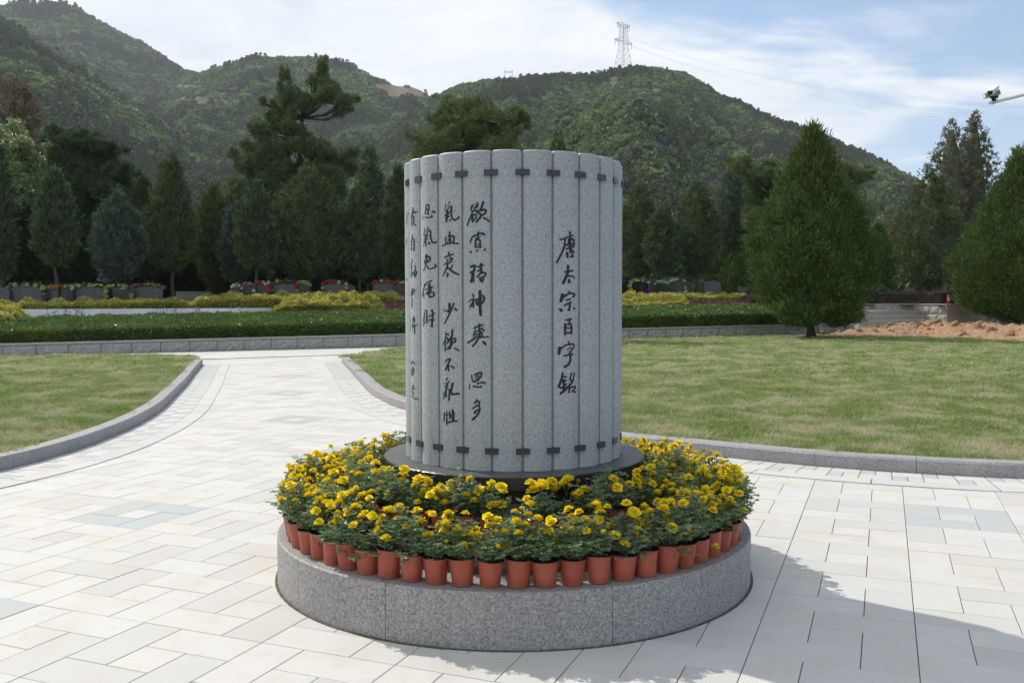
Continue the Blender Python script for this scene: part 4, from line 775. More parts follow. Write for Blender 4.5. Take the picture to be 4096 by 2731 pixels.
def ring_of(n, r, z, name, group, cond, nf, big, jit=.008):
    for k in range(n):
        i = (k + 1) // 2 * (1 if k % 2 else -1); a = 2 * math.pi * i / n + .012
        x = XC + (r + (prs.rand() - .5) * jit) * math.sin(a); y = YC - r * math.cos(a) 
        if hidden_pos(x, y) or not cond(math.degrees(a)): continue
        lab = ('%s marigold pot nearest the camera, under the drum centre' % name) if i == 0 else ('%s marigold pot, %s %s of the frontmost pot of that row' % (name, ordn(abs(i)), 'right' if i > 0 else 'left'))
        marigold(x, y, z, lab, group, int(nf[0] + prs.rand() * nf[1]), big)
ring_of(63, 1.395, .2915, 'outer row', 'marigold pots of the outer row on the planter rim', lambda d: True, (9, 8), .97)
ring_of(54, 1.19, .2905, 'middle row', 'marigold pots of the middle row', lambda d: abs(d) > 42, (8, 7), .98)
ring_of(46, 1.018, .4205, 'inner row', 'marigold pots of the inner row beside the black pedestal', lambda d: not (-1 < d < 7), (6, 7), .86)

# ---------------------------------------------------------------- vegetation
def crown_mesh(name, prof, n, L, W, seed, dirk=(0.5, 1.0), lump=.12, core=.68, jitter=.35, thick=.3, tuft=None, per=11):
    """upright evergreen crown: prof = [(height, radius)...]; sprays gathered in tufts over the depth of the crown"""
    r = np.random.RandomState(seed); hs = np.array([p[0] for p in prof], float); rr = np.array([p[1] for p in prof], float)
    nt = n // per; zz = np.linspace(hs[0], hs[-1], 200); cw_ = np.interp(zz, hs, rr) + .12 * rr.max(); cdf = np.cumsum(cw_); cdf /= cdf[-1]
    z = np.interp(r.rand(nt), cdf, zz); a = r.rand(nt) * 6.283
    k1, k2, k3 = r.randint(3, 6), r.randint(5, 9), r.rand(6) * 6.283; H = hs[-1] - hs[0]
    bl = lump * (np.sin(k1 * a + k3[0] + 4 * z / H) * np.sin(9 * z / H * 2 + k3[1]) + .7 * np.sin(k2 * a + k3[2] - 7 * z / H * 2) * np.sin(17 * z / H + k3[3]) + .5 * np.sin(13 * a + k3[4] + 23 * z / H) + .4 * np.sin(31 * z / H + 5 * a + k3[5]))
    base = np.interp(z, hs, rr); q = 1 - thick * r.rand(nt) ** 1.3; rad = base * (1 + bl) * q + np.where(r.rand(nt) < .18, .13 * rr.max() * r.rand(nt), 0)
    kp = (np.sin(2 * a + k3[3] + 8 * z / H) + np.sin(7 * a - 13 * z / H + k3[4]) * .8 + np.sin(3 * a + 29 * z / H + k3[2]) * .7 + r.randn(nt) * .5) > -1.55; a, z, rad, nt = a[kp], z[kp], rad[kp], int(kp.sum())
    C = np.stack([rad * np.cos(a), rad * np.sin(a), z], 1); ts = (tuft or L * .75) * (.6 + .8 * r.rand(nt))
    TD = np.stack([np.cos(a) * dirk[0], np.sin(a) * dirk[0], np.full(nt, dirk[1])], 1) + r.randn(nt, 3) * jitter * .6; TD /= np.linalg.norm(TD, axis=1, keepdims=True)
    N_ = nt * per; P = np.repeat(C, per, 0) + r.randn(N_, 3) * np.repeat(ts, per)[:, None] * .42; TDr = np.repeat(TD, per, 0); P += TDr * (r.rand(N_, 1) * np.repeat(ts, per)[:, None] * .8)
    D = TDr + r.randn(N_, 3) * jitter + (P - np.repeat(C, per, 0)) / np.repeat(ts, per)[:, None] * .5
    V, F = kites(P, D, L * (.55 + .8 * r.rand(N_)), W * (.6 + .8 * r.rand(N_)), r, .1)
    cm = MB(); prf = [(max(.001, float(x) * core * .96), float(h)) for h, x in zip(hs, rr)]; prf[0] = (.001, prf[0][1] + .05); prf[-1] = (.001, prf[-1][1] - .1 * H)
    cm.lathe(prf, 14); cv = np.array(cm.v); cf = np.array(cm.f)
    ti = np.concatenate([np.clip(.25 * r.rand(N_) + .75 * np.repeat(r.rand(nt), per), 0, 1), np.full(len(cf), .15)])
    return mesh_np(name, np.vstack([V, cv]), np.vstack([F, cf + len(V)]), ti)
def trunk_mesh(h, r0, r1, seed, limbs=0, spread=.5, wob=.03):
    r = random.Random(seed); m = MB(); pts = [(r.uniform(-wob, wob) * i, r.uniform(-wob, wob) * i, h * i / 6) for i in range(7)]
    m.tube(pts, [r0 * 1.35] + [r0 + (r1 - r0) * i / 6 for i in range(1, 7)], 9)
    for k in range(limbs):
        z = h * r.uniform(.45, .95); a = r.uniform(0, 6.28); l = spread * r.uniform(.6, 1.2)
        m.tube([(0, 0, z), (math.cos(a) * l * .5, math.sin(a) * l * .5, z + l * .45), (math.cos(a) * l, math.sin(a) * l, z + l * 1.1)], [r1 * .6, r1 * .42, r1 * .15], 5)
    return m.mesh('trunk', smooth=True)
LM = {
 'dark': leaf_mat('cypress_dark', (0.046, 0.075, 0.036), (0.149, 0.214, 0.100), None, .12, .75, .08),
 'blue': leaf_mat('juniper_blue', (0.053, 0.086, 0.062), (0.140, 0.194, 0.140), None, .12, .75, .08),
 'olive': leaf_mat('juniper_olive', (0.062, 0.081, 0.037), (0.164, 0.187, 0.081), None, .12, .75, .08),
 'green': leaf_mat('juniper_green', (0.050, 0.094, 0.024), (0.130, 0.210, 0.052), None, .12, .75, .08),
 'greenolive': leaf_mat('juniper_yellowgreen', (0.057, 0.092, 0.026), (0.142, 0.183, 0.050), None, .12, .75, .08),
 'pine': leaf_mat('pine_needles', (0.071, 0.106, 0.040), (0.213, 0.271, 0.107), None, .15, .7, .1),
 'brown': leaf_mat('browning_foliage', (0.133, 0.101, 0.062), (0.296, 0.224, 0.141), None, .2, .7, .1),
 'brownish': leaf_mat('cedar_brownish', (0.085, 0.098, 0.056), (0.224, 0.219, 0.130), None, .2, .7, .15),
 'light': leaf_mat('pale_broadleaf', (0.140, 0.195, 0.079), (0.451, 0.569, 0.261), None, .3, .4, .45),
 'hedge': leaf_mat('privet_leaf', (0.060, 0.120, 0.030), (0.155, 0.240, 0.060), None, .2, .38, .45, patch=(.9, .5, .62, (0.21, 0.27, 0.05), .6)),
 'gold': leaf_mat('golden_privet', (0.26, 0.26, 0.035), (0.80, 0.74, 0.20), None, .3, .4, .4, patch=(.6, .5, .62, (0.24, 0.25, 0.05), .6)),
 'purple': leaf_mat('purple_barberry', (0.09, 0.040, 0.048), (0.22, 0.095, 0.10), None, .25, .45, .4, patch=(1.5, .52, .65, (0.07, 0.08, 0.03), .6)),
 'rose': leaf_mat('rose_leaf', (0.05, 0.075, 0.03), (0.12, 0.10, 0.06), None, .25, .4, .4),
}
def tree(px, b, top, bot, w, kind, label, mat, cat='tree', name=None, n=9000, L=.20, W=.055, trunk_r=.09, group=None, seed=None, y=None, base=None, shape='column', core=.58, limbs=4, lump=.17, thick=.42, dirk=(.5, 1.0), jitter=.35):
    """upright tree whose crown spans survey heights top..bot and width w at px; stands b metres behind the wall"""
    if y is None: x, y = spot(px, b); zg = float(terrace(np.array([x]), np.array([b]))[0])
    else: x = ray(px, 690)[0] * y; zg = base if base is not None else .085
    n = int(n * 1.25); zt = zat(px, top, y) - zg; zb = zat(px, bot, y) - zg; rad = w * 1.7415 / 3665.4 * y / 2; H = zt - zb
    shapes = {'column': [(0, .30), (.06, .66), (.18, .93), (.35, 1.0), (.55, .92), (.72, .72), (.86, .42), (.95, .18), (1, .02)],
              'egg': [(0, .35), (.08, .75), (.2, .97), (.38, 1.0), (.55, .86), (.7, .64), (.85, .36), (.95, .14), (1, .02)],
              'cone': [(0, .25), (.04, .62), (.12, .90), (.22, 1.0), (.36, .97), (.5, .82), (.64, .60), (.78, .38), (.9, .18), (.97, .07), (1, .01)],
              'ball': [(0, .3), (.1, .7), (.3, .98), (.5, 1.0), (.7, .88), (.88, .6), (1, .1)]}
    prof = [(zb + H * h, rad * r_ / 1.02) for h, r_ in shapes[shape]]
    s = seed if seed is not None else int(px * 7 + top)
    o = empty(name or 'evergreen_tree', (x, y, zg)); tag(o, label, cat, group)
    link('crown', crown_mesh('crown', prof, n, L, W, s, lump=lump, core=core, thick=thick, dirk=dirk, jitter=jitter), LM[mat], o)
    link('trunk', trunk_mesh(zb + H * .35, trunk_r, trunk_r * .55, s, limbs, rad * .6), M['bark'], o)
    return o
C_, E_, K_ = 'column', 'egg', 'cone'
G1 = 'clipped column trees behind the graves'
tree(2, 13, 330, 642, 62, C_, 'dark column cypress cut by the left edge of the view', 'dark', group=G1)
tree(132, 12.5, 392, 612, 82, C_, 'grey-green column cypress with bare trunk between the third gravestone and the black one', 'dark', group=G1)
tree(275, 12.5, 445, 642, 108, E_, 'squat bluish juniper standing before the person in blue', 'blue', group=G1, n=9000)
tree(335, 20, 405, 640, 72, C_, 'slim olive column cypress just right of the squat bluish juniper', 'olive', group=G1)
tree(397, 13.5, 355, 625, 92, C_, 'tall grey-olive cypress right of the isolated gilded gravestone', 'olive', group=G1, shape=C_)
tree(494, 19, 430, 645, 78, C_, 'yellow-green cypress over the gap with the low stone wall', 'greenolive', group=G1)
tree(545, 15, 470, 650, 60, C_, 'thin dark cypress left of the garlanded black gravestones', 'blue', group=G1)
tree(588, 12.5, 418, 622, 82, E_, 'dark egg-shaped cypress with trunk among the garlanded gravestones', 'dark', group=G1)
tree(712, 13.5, 392, 640, 176, E_, 'broad feathery olive juniper above the purple and red garland', 'olive', group=G1, n=16000, trunk_r=.13, lump=.18)
tree(828, 13, 430, 640, 78, C_, 'narrow dark cypress just left of the broad dark spire beside the drum', 'dark', group=G1)
tree(853, 20, 340, 650, 86, C_, 'tall dark spire rising left of the drum', 'dark', group=G1)
tree(915, 16, 385, 650, 70, C_, 'dark cypress touching the drum on its left side', 'dark', group=G1)
tree(1282, 26, 306, 600, 70, K_, 'bright green spire tip peeping over the drum top', 'greenolive', group=G1)
tree(1468, 17, 428, 640, 100, E_, 'broad olive juniper just right of the drum', 'olive', group=G1, n=11000, lump=.16)
tree(1522, 13, 478, 632, 72, C_, 'short dark green cypress between two olive ones right of the drum', 'dark', group=G1)
tree(1600, 14, 425, 632, 100, E_, 'olive-brown cypress with clear trunk by the rounded grey gravestone', 'olive', group=G1, n=10000)
tree(1686, 16, 380, 612, 86, C_, 'bluish column cypress with long bare trunk left of the big juniper', 'blue', group=G1, n=10000)
tree(1750, 30, 455, 640, 120, E_, 'dark juniper partly behind the big juniper, below the pine bough', 'olive', n=9000, L=.2, W=.07, group=G1)
tree(1700, 15, 575, 690, 95, 'ball', 'low bright green juniper bush behind the bluish cypress trunk', 'green', cat='bush', name='juniper_bush', shape='ball', n=6000, group=None, trunk_r=.05, limbs=0)
tree(1650, 18, 590, 690, 70, 'ball', 'small bright green bush left of the bluish cypress trunk', 'green', cat='bush', name='juniper_bush', shape='ball', n=4500, trunk_r=.05, limbs=0)
tree(2015, 9, 520, 655, 70, K_, 'young bright green conical juniper between the big juniper and the dark broad one', 'green', n=7000, shape=K_, trunk_r=.06)
tree(2060, 30, 480, 650, 100, E_, 'dull olive cedar on the slope foot behind the small conical juniper', 'brownish', n=8000, L=.22, W=.08)
tree(1960, 34, 520, 650, 110, E_, 'brown-green cedar at the foot of the hill right of the big juniper', 'brownish', n=8000, L=.22, W=.08)
tree(2135, 12, 400, 668, 150, 'egg', 'dark loose-branched cedar left of the fire extinguisher', 'olive', n=17000, L=.2, W=.06, trunk_r=.16, shape='egg', lump=.25, thick=.45)
tree(2178, 20, 282, 640, 150, 'egg', 'tall brownish cedar, lower left one of the twin peaks against the sky', 'brownish', n=13000, L=.22, W=.08, trunk_r=.2, shape='egg', lump=.3, thick=.5, core=.5)
tree(2230, 20, 264, 640, 128, 'egg', 'tall brownish cedar, higher right one of the twin peaks against the sky', 'brownish', n=13000, L=.22, W=.08, trunk_r=.2, shape='egg', lump=.3, thick=.5, core=.5)
tree(2330, 17, 340, 620, 70, 'egg', 'brownish cedar tip behind the juniper at the right edge', 'brownish', n=9000, L=.2, W=.07, shape='egg', lump=.25)
# the two large free-standing junipers on the lawn
for (px, yy, top, bot, w, lab, sx) in ((1864, 38.0, 318, 742, 246, 'large conical green juniper standing alone on the lawn edge left of the earth heap', 1), (2336, 42.6, 378, 748, 238, 'large conical green juniper at the right edge of the view by the extinguisher', 2)):
    x = ray(px, 690)[0] * yy; o = empty('juniper_tree', (x, yy, .08)); tag(o, lab, 'tree')
    zt = zat(px, top, yy); zb = zat(px, bot - 4, yy); rad = w * 1.7415 / 3665.4 * yy / 2; H = zt - zb
    pr = [(0, .2), (.04, .5), (.10, .84), (.18, .97), (.28, 1.0), (.40, .95), (.54, .78), (.66, .57), (.76, .37), (.86, .2), (.94, .09), (1, .01)]
    cm = crown_mesh('crown', [(zb + H * a, rad * b_) for a, b_ in pr], 76000, .17, .048, 60 + sx, dirk=(.65, 1.0), lump=.125, core=.78, jitter=.40, thick=.17, tuft=.30, per=16)
    link('crown', cm, LM['green'], o)
    tipm = crown_mesh('crown_tip', [(zb + H * a, rad * b_ * 1.06) for a, b_ in ((.68, .48), (.76, .36), (.86, .21), (.94, .10), (1.0, .04), (1.03, .01))], 5000, .34, .06, 70 + sx, dirk=(.3, 1.0), lump=.2, core=.7, jitter=.25, thick=.3)
    link('crown_tip', tipm, LM['greenolive'], o)
    link('trunk', trunk_mesh(2.2, .17, .12, 5 + sx, 7, 1.4, .02), M['bark'], o)
    # low skirt branch lumps
    for (ox, oz, rr, hh, sd) in (((-.38 if sx == 1 else -.05) * rad, .55, .95, 1.7, 3), (.30 * rad, .6, .75, 1.2, 4)):
        sk = crown_mesh('skirt_bough', [(0, .1), (hh * .1, rr * .55), (hh * .35, rr), (hh * .65, rr * .85), (hh * .9, rr * .4), (hh, .02)], 6500, .18, .05, sd + sx * 9, dirk=(.7, .8), lump=.2, core=.6)
        link('skirt_bough', sk, LM['green'], o, loc=(ox, -rad * .62, oz - .1))
# ---------------------------------------------------------------- pines and loose trees
def pine(label, y, pads, trunk, mat='pine', seed=1, name='pine_tree', tuftL=.28, tuftW=.034, dens=1.0, r0=.22, needles=11, upk=.55, flat=.55, zg=1.4):
    """pads = [(px, py, rx, ry)] bough pads on the survey sheet at distance y; trunk = [(px, py)...] from the ground up"""
    r = np.random.RandomState(seed); k = 1.7415 / 3665.4 * y; rr_ = random.Random(seed)
    x0 = ray(trunk[0][0], 690)[0] * y; o = empty(name, (x0, y, zg)); tag(o, label, 'tree')
    T = [Vector((ray(px, 690)[0] * y - x0, 0, (zat(px, py, y) - zg))) for px, py in trunk]; T[0].z = -.1
    for i in range(1, len(T)): T[i].y = rr_.uniform(-.3, .3)
    tb = MB(); tb.tube(T, [r0 * .75 * (1 - .75 * i / (len(T) - 1)) for i in range(len(T))], 9); tb.build('trunk', M['bark'], o, smooth=True)
    lb_ = MB(); Vs = []; Fs = []; Ts = []; c = 0
    pads = [q for (a, b_, c_, d_) in pads for q in [(a, b_, c_, d_)] + [(a + rr_.uniform(-1, 1) * c_ * 1.1, b_ + rr_.uniform(-1, 1) * d_ * 1.7, c_ * rr_.uniform(.35, .6), d_ * rr_.uniform(.5, .8)) for _ in range(5)]]
    for (px, py, rx, ry) in pads:
        C = np.array([ray(px, 690)[0] * y - x0, rr_.uniform(-1.2, 1.2), zat(px, py, y) - zg]); RX, RZ = rx * k * .9, ry * k * 1.25
        j = min(range(len(T)), key=lambda i: (T[i] - Vector(C)).length + (2 if T[i].z > C[2] else 0)); A = T[j]; Cv = Vector(C)
        mid = A.lerp(Cv, .5) + Vector((0, 0, -.12 * (Cv - A).length)); lb_.tube([A, mid, Cv + Vector((0, 0, -RZ * .4))], [r0 * .26, r0 * .17, r0 * .07], 6)
        for q in range(4):
            e = Cv + Vector((rr_.uniform(-.8, .8) * RX, rr_.uniform(-.8, .8) * RX, rr_.uniform(-.3, .4) * RZ)); lb_.tube([mid.lerp(Cv, .6), e], [r0 * .12, r0 * .04], 4)
        n = int(max(40, 430 * RX * max(RZ, .3) * dens * 1.15)); d = r.randn(n, 3); d /= np.linalg.norm(d, axis=1, keepdims=True); q = r.rand(n, 1) ** .45
        P0 = C + d * q * np.array([RX, RX * .9, RZ]); P0[:, 2] += .12 * np.sin(P0[:, 0] * 5 + seed) * RZ
        m = needles; P = np.repeat(P0, m, 0); D = np.repeat(d * np.array([.6, .6, .3]), m, 0) + r.randn(n * m, 3) * .55 + np.array([0, 0, upk])
        V, F = kites(P, D, tuftL * (.6 + .6 * r.rand(n * m)), tuftW, r); Vs.append(V); Fs.append(F + c); c += len(V); Ts.append(np.repeat(r.rand(n), m) * .6 + r.rand(n * m) * .4)
    lb_.build('limbs', M['bark'], o, smooth=True)
    link('crown', mesh_np('crown', np.vstack(Vs), np.vstack(Fs), np.concatenate(Ts)), LM[mat], o); return o
pine('tall ragged pine with bent leader rising highest left of the drum', 58, [(745, 165, 9, 22), (738, 205, 20, 18), (765, 225, 28, 16), (800, 240, 20, 12), (660, 205, 10, 24), (672, 232, 26, 14), (710, 238, 26, 16), (630, 262, 16, 16), (655, 288, 34, 18), (610, 305, 28, 16), (690, 320, 34, 22), (600, 340, 32, 18), (640, 350, 36, 20), (735, 345, 40, 18), (580, 380, 34, 20), (790, 375, 38, 14), (640, 395, 44, 24), (710, 400, 44, 24), (770, 410, 40, 22), (600, 425, 50, 22), (690, 440, 60, 26), (550, 455, 40, 20), (640, 470, 60, 24)], [(688, 660), (690, 480), (694, 390), (692, 320), (700, 270), (722, 225), (745, 160)], seed=3, r0=.30, zg=1.7)
pine('spreading pine with flat dark boughs directly behind the drum top', 38.5, [(1075, 262, 44, 16), (1120, 275, 42, 14), (1165, 282, 34, 14), (1200, 272, 14, 10), (1030, 285, 36, 18), (1005, 310, 34, 20), (1060, 300, 40, 16), (1100, 310, 30, 12), (1165, 300, 22, 10), (985, 345, 34, 24), (1050, 345, 50, 20), (1010, 395, 50, 30), (1120, 380, 60, 26)], [(1096, 640), (1094, 460), (1090, 350), (1096, 300), (1112, 275)], seed=5, r0=.20, zg=.9, tuftL=.2, tuftW=.022)
pine('pine with one long bough arching out left of the big juniper', 52, [(1700, 388, 26, 12), (1735, 398, 24, 12), (1765, 412, 26, 14), (1795, 428, 24, 16), (1745, 440, 34, 18), (1775, 470, 44, 26), (1945, 405, 24, 10), (1975, 398, 26, 8), (1930, 425, 24, 12), (1860, 440, 60, 40), (1820, 500, 60, 36)], [(1835, 650), (1832, 520), (1810, 450), (1850, 400)], seed=8, r0=.24, zg=1.5)
pine('black-green pine with tiered boughs behind the grey-green column cypress', 47, [(165, 322, 30, 12), (205, 330, 40, 14), (245, 338, 34, 12), (270, 350, 22, 8), (180, 362, 50, 24), (230, 372, 40, 22), (150, 400, 44, 26), (215, 420, 54, 30), (245, 405, 34, 16), (170, 455, 56, 34), (225, 480, 56, 34), (180, 520, 66, 40), (230, 560, 60, 36), (150, 585, 50, 34)], [(196, 690), (194, 560), (190, 430), (196, 350)], mat='dark', seed=11, r0=.26, dens=1.3, zg=1.6)
pine('pale green airy broadleaf tree at the left edge', 45, [(30, 310, 34, 18), (60, 330, 30, 18), (20, 350, 40, 24), (75, 365, 26, 20), (50, 390, 44, 26), (15, 420, 44, 28), (75, 425, 34, 26), (45, 460, 50, 30), (85, 490, 34, 26), (30, 520, 50, 30), (75, 545, 40, 30)], [(42, 690), (44, 500), (40, 400), (45, 320)], mat='light', seed=13, name='broadleaf_tree', tuftL=.17, tuftW=.05, needles=9, upk=.0, dens=.8, zg=1.6)
pine('bare-looking reddish brown tree standing behind the pale tree at the left edge', 62, [(20, 190, 30, 16), (55, 205, 28, 18), (10, 230, 36, 24), (60, 245, 34, 22), (35, 285, 44, 26), (80, 290, 24, 22), (60, 330, 46, 24), (100, 345, 20, 16)], [(50, 690), (50, 420), (44, 300), (40, 210)], mat='brown', seed=17, name='browning_tree', tuftL=.17, tuftW=.04, needles=7, upk=0, dens=.42, zg=2.0)
tree(1040, 14, 222, 560, 88, 'ball', 'dark rounded cedar crown peeping above the drum behind the spreading pine', 'brownish', n=9000, L=.2, W=.06, shape='ball', trunk_r=.2)
tree(1005, 10, 300, 600, 60, K_, 'pointed olive juniper just over the left shoulder of the drum', 'olive', n=6000, shape=K_)
# the shaded grove behind
grs = random.Random(31)
fill = [(grs.uniform(-30, 950), grs.uniform(22, 46)) for _ in range(34)] + [(grs.uniform(-20, 940), grs.uniform(15.5, 24)) for _ in range(16)] + [(grs.uniform(1300, 2360), grs.uniform(24, 46)) for _ in range(22)]
protos = {}
LM['grove'] = leaf_mat('grove_shaded', (0.022, 0.036, 0.018), (0.058, 0.080, 0.042), None, .1, .75, .08); LM['grove_shaded_olive'] = leaf_mat('grove_shaded_olive', (0.032, 0.040, 0.018), (0.080, 0.090, 0.040), None, .1, .75, .08)  # darker copies of the front trees' leaf colours, the grove's shade put into them
for i, (px, b) in enumerate(fill):
    x, y = spot(px, b); zg = float(terrace(np.array([x]), np.array([b]))[0]); left = px < 1000
    k = grs.randint(0, 3); mt = ['grove', 'grove_shaded_olive', 'grove', 'grove'][k]
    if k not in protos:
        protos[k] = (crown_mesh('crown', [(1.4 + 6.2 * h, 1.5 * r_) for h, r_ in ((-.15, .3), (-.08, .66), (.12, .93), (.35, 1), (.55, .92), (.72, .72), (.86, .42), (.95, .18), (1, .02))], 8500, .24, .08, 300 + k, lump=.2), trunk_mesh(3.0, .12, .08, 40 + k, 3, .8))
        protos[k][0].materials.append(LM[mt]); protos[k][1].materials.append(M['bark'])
    o = empty('grove_tree', (x, y, zg), grs.uniform(0, 6.28)); s = grs.uniform(.72, 1.0) * ((.95 if b > 24 else .72) if left else .78); o.scale = (s * grs.uniform(1, 1.3), s, s)
    tag(o, 'dark conifer deep in the shaded grove behind the gravestones', 'tree', 'conifers filling the shaded grove')
    for nm, me in zip(('crown', 'trunk'), protos[k]): q = bpy.data.objects.new(nm, me); COL.objects.link(q); q.parent = o

ur = np.random.RandomState(8); ub = 24 + 62 * ur.rand(3400) ** 1.2; up_ = ur.rand(3400) * 2700 - 170; ux = np.zeros(3400); 
tt_ = (up_ * 1.7415 - 2048) / 3665.4; uy = (W0 + ub) / (1 - WS * tt_); ux = tt_ * uy
uz = np.array([float(terrace(np.array([a]), np.array([b]))[0]) for a, b in zip(ux, ub)])
scatter('undergrowth', np.stack([ux, uy, uz], 1), 1.6 + 2.2 * ur.rand(3400), SHRUBS[1:2] + SHRUBS[3:5], tilt=.3)
# ---------------------------------------------------------------- hedges and beds
def hedge(name, label, mat, px0, px1, b0, b1, zt0, zt1, bulge, n, leaf, seed, drop=.5, cat='hedge', yl=None, ends=True, fine=.07):
    """clipped or bushy mass: top height runs zt0..zt1 from front to back (functions of x)"""
    r = np.random.RandomState(seed); u = r.rand(n); v = r.rand(n); xa, ya = spot(px0, b0); xb, yb = spot(px1, b0)
    face = r.rand(n); hfrac = drop / (drop + (b1 - b0)); onf = face < max(hfrac, .3)
    x = xa + (xb - xa) * u; e = np.minimum(u, 1 - u) * (xb - xa) / .6; rnd = np.clip(e, 0, 1) ** .5 if ends else 1
    b = np.where(onf, b0, b0 + (b1 - b0) * v); zt = zt0(x) + (zt1(x) - zt0(x)) * (b - b0) / max(b1 - b0, .01)
    nz = bulge * fbm(x, b * 1.4, 1.1, seed, 3); edge = np.clip(np.minimum(b - b0, b1 - b) / .25, 0, 1)
    z = np.where(onf, zt - drop * v, zt + nz * (.3 + .7 * edge)); z = z - (1 - rnd) * drop * .9
    y = W0 + WS * x + b + np.where(onf, -.06 * r.rand(n) + nz * .4, 0)
    z = z - fine * r.rand(n)
    P = np.stack([x, y, z], 1); D = r.randn(n, 3) * .6 + np.where(onf[:, None], np.array([0, -1, .25]), np.array([0, -.15, 1.0]))
    V, F = kites(P, D, leaf * (.6 + .8 * r.rand(n)), leaf * .55, r, .1); t = r.rand(n)
    ox, oy = (xa + xb) / 2, (ya + yb) / 2
    o = empty(name, (ox, oy, 0)); tag(o, label, cat)
    link('leaves', mesh_np('leaves', V - np.array([ox, oy, 0]), F, t), mat, o)
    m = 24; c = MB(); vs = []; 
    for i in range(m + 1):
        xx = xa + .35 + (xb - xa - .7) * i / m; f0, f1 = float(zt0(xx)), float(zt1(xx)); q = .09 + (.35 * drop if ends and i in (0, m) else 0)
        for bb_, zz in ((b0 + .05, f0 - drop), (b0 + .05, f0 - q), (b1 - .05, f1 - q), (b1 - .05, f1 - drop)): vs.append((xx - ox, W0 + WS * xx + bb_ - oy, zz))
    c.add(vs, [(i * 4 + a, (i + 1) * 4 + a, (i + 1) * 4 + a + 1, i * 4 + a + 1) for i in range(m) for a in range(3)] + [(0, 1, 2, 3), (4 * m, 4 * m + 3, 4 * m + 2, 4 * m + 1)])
    me = c.mesh('shade_core'); link('shade_core', me, core_m, o); return o
core_m = plain('hedge_shade', (.03, .045, .016), .9, .1)  # dark solid core; the shade inside the hedges is put into its colour
lin = lambda a, s: (lambda x: a + s * x)
hedge('privet_hedge', 'long clipped dark green hedge growing on top of the retaining wall', LM['hedge'], -120, 1840, .22, 4.4, lin(.99, .0112), lin(1.33, .0112), .05, 120000, .085, 3, drop=.50)
hedge('golden_hedge', 'billowing golden hedge mass left of the drum, in front of the garlanded graves', LM['gold'], 618, 868, 4.6, 7.4, lin(1.62, .012), lin(1.90, .012), .20, 30000, .095, 5, drop=.55)
hedge('golden_hedge', 'billowing golden hedge mass just right of the drum', LM['gold'], 1395, 1592, 4.6, 7.2, lin(1.42, .012), lin(1.78, .012), .22, 22000, .095, 6, drop=.5)
hedge('golden_hedge', 'low golden hedge row at the feet of the left gravestones behind the pale kerb', LM['gold'], -60, 440, 8.7, 9.6, lin(1.90, .018), lin(1.93, .018), .13, 22000, .09, 7, drop=.4)
hedge('golden_hedge', 'golden hedge row running behind the billowing golden mass left of the drum', LM['gold'], 430, 930, 8.7, 9.9, lin(1.98, .016), lin(2.02, .016), .14, 22000, .09, 8, drop=.45)
hedge('golden_hedge', 'thin golden hedge row in front of the right-hand gravestones', LM['gold'], 1400, 1742, 8.7, 9.7, lin(1.82, .004), lin(1.86, .004), .10, 15000, .09, 9, drop=.4)
hedge('golden_hedge', 'rounded golden bush end cut by the left edge of the view', LM['gold'], -140, 16, 5.2, 7.0, lin(1.50, .01), lin(1.66, .01), .08, 9000, .085, 10, drop=.6)
hedge('purple_hedge', 'dark purple shrub bed touching the drum on its left', LM['purple'], 866, 960, 4.6, 7.6, lin(1.38, .01), lin(1.72, .01), .05, 9000, .07, 11, drop=.4)
hedge('purple_hedge', 'purple shrub bed between the right golden mass and the big juniper', LM['purple'], 1575, 1800, 4.6, 7.6, lin(1.22, .004), lin(1.58, .004), .05, 16000, .07, 12, drop=.35)
hedge('purple_hedge', 'taller rounded purple shrub against the big juniper', LM['purple'], 1712, 1762, 6.6, 8.2, lin(1.80, .0), lin(1.92, 0), .08, 4500, .07, 13, drop=.5)
# hedge on top of the stair wall, following its return
hg = empty('purple_hedge', (*wxy(AC + .55, 2.55), 1.38)); tag(hg, 'clipped purple-grey hedge on the wall top left of the fire extinguisher', 'hedge')
r_ = np.random.RandomState(5); n = 14000; a = r_.rand(n) * .9; p = r_.rand(n) * 4.2 - 2.1; z = r_.rand(n) * .62; fc_ = r_.randint(0, 4, n)
a = np.where(fc_ == 0, 0, a); z = np.where(fc_ == 1, .62 + .05 * np.sin(p * 7) * r_.rand(n), z); p = np.where(fc_ == 2, -2.1, p); a = np.where(fc_ == 3, .9 * r_.rand(n), a)
ax_ = a - .45; P = np.stack([ax_ * .912 - p * .41, ax_ * .41 + p * .912, z], 1); P += r_.randn(n, 3) * .02
V, F = kites(P, r_.randn(n, 3) + np.array([-.6, -.4, .6]), .075 * (.6 + .7 * r_.rand(n)), .045, r_, .1); link('leaves', mesh_np('leaves', V, F, r_.rand(n)), leaf_mat('barberry_dusty', (.085, .060, .062), (.20, .135, .135), None, .2, .45, .4), hg)
c = MB(); c.box((0, 0, .28), (.84, 4.1, .56), ANG); c.build('shade_core', core_m, hg)
tree(2012, 5.5, 664, 700, 60, 'ball', 'round dark bush at the back of the stair landing', 'dark', cat='bush', name='round_bush', shape='ball', n=3500, L=.12, W=.05, trunk_r=.04, limbs=0)
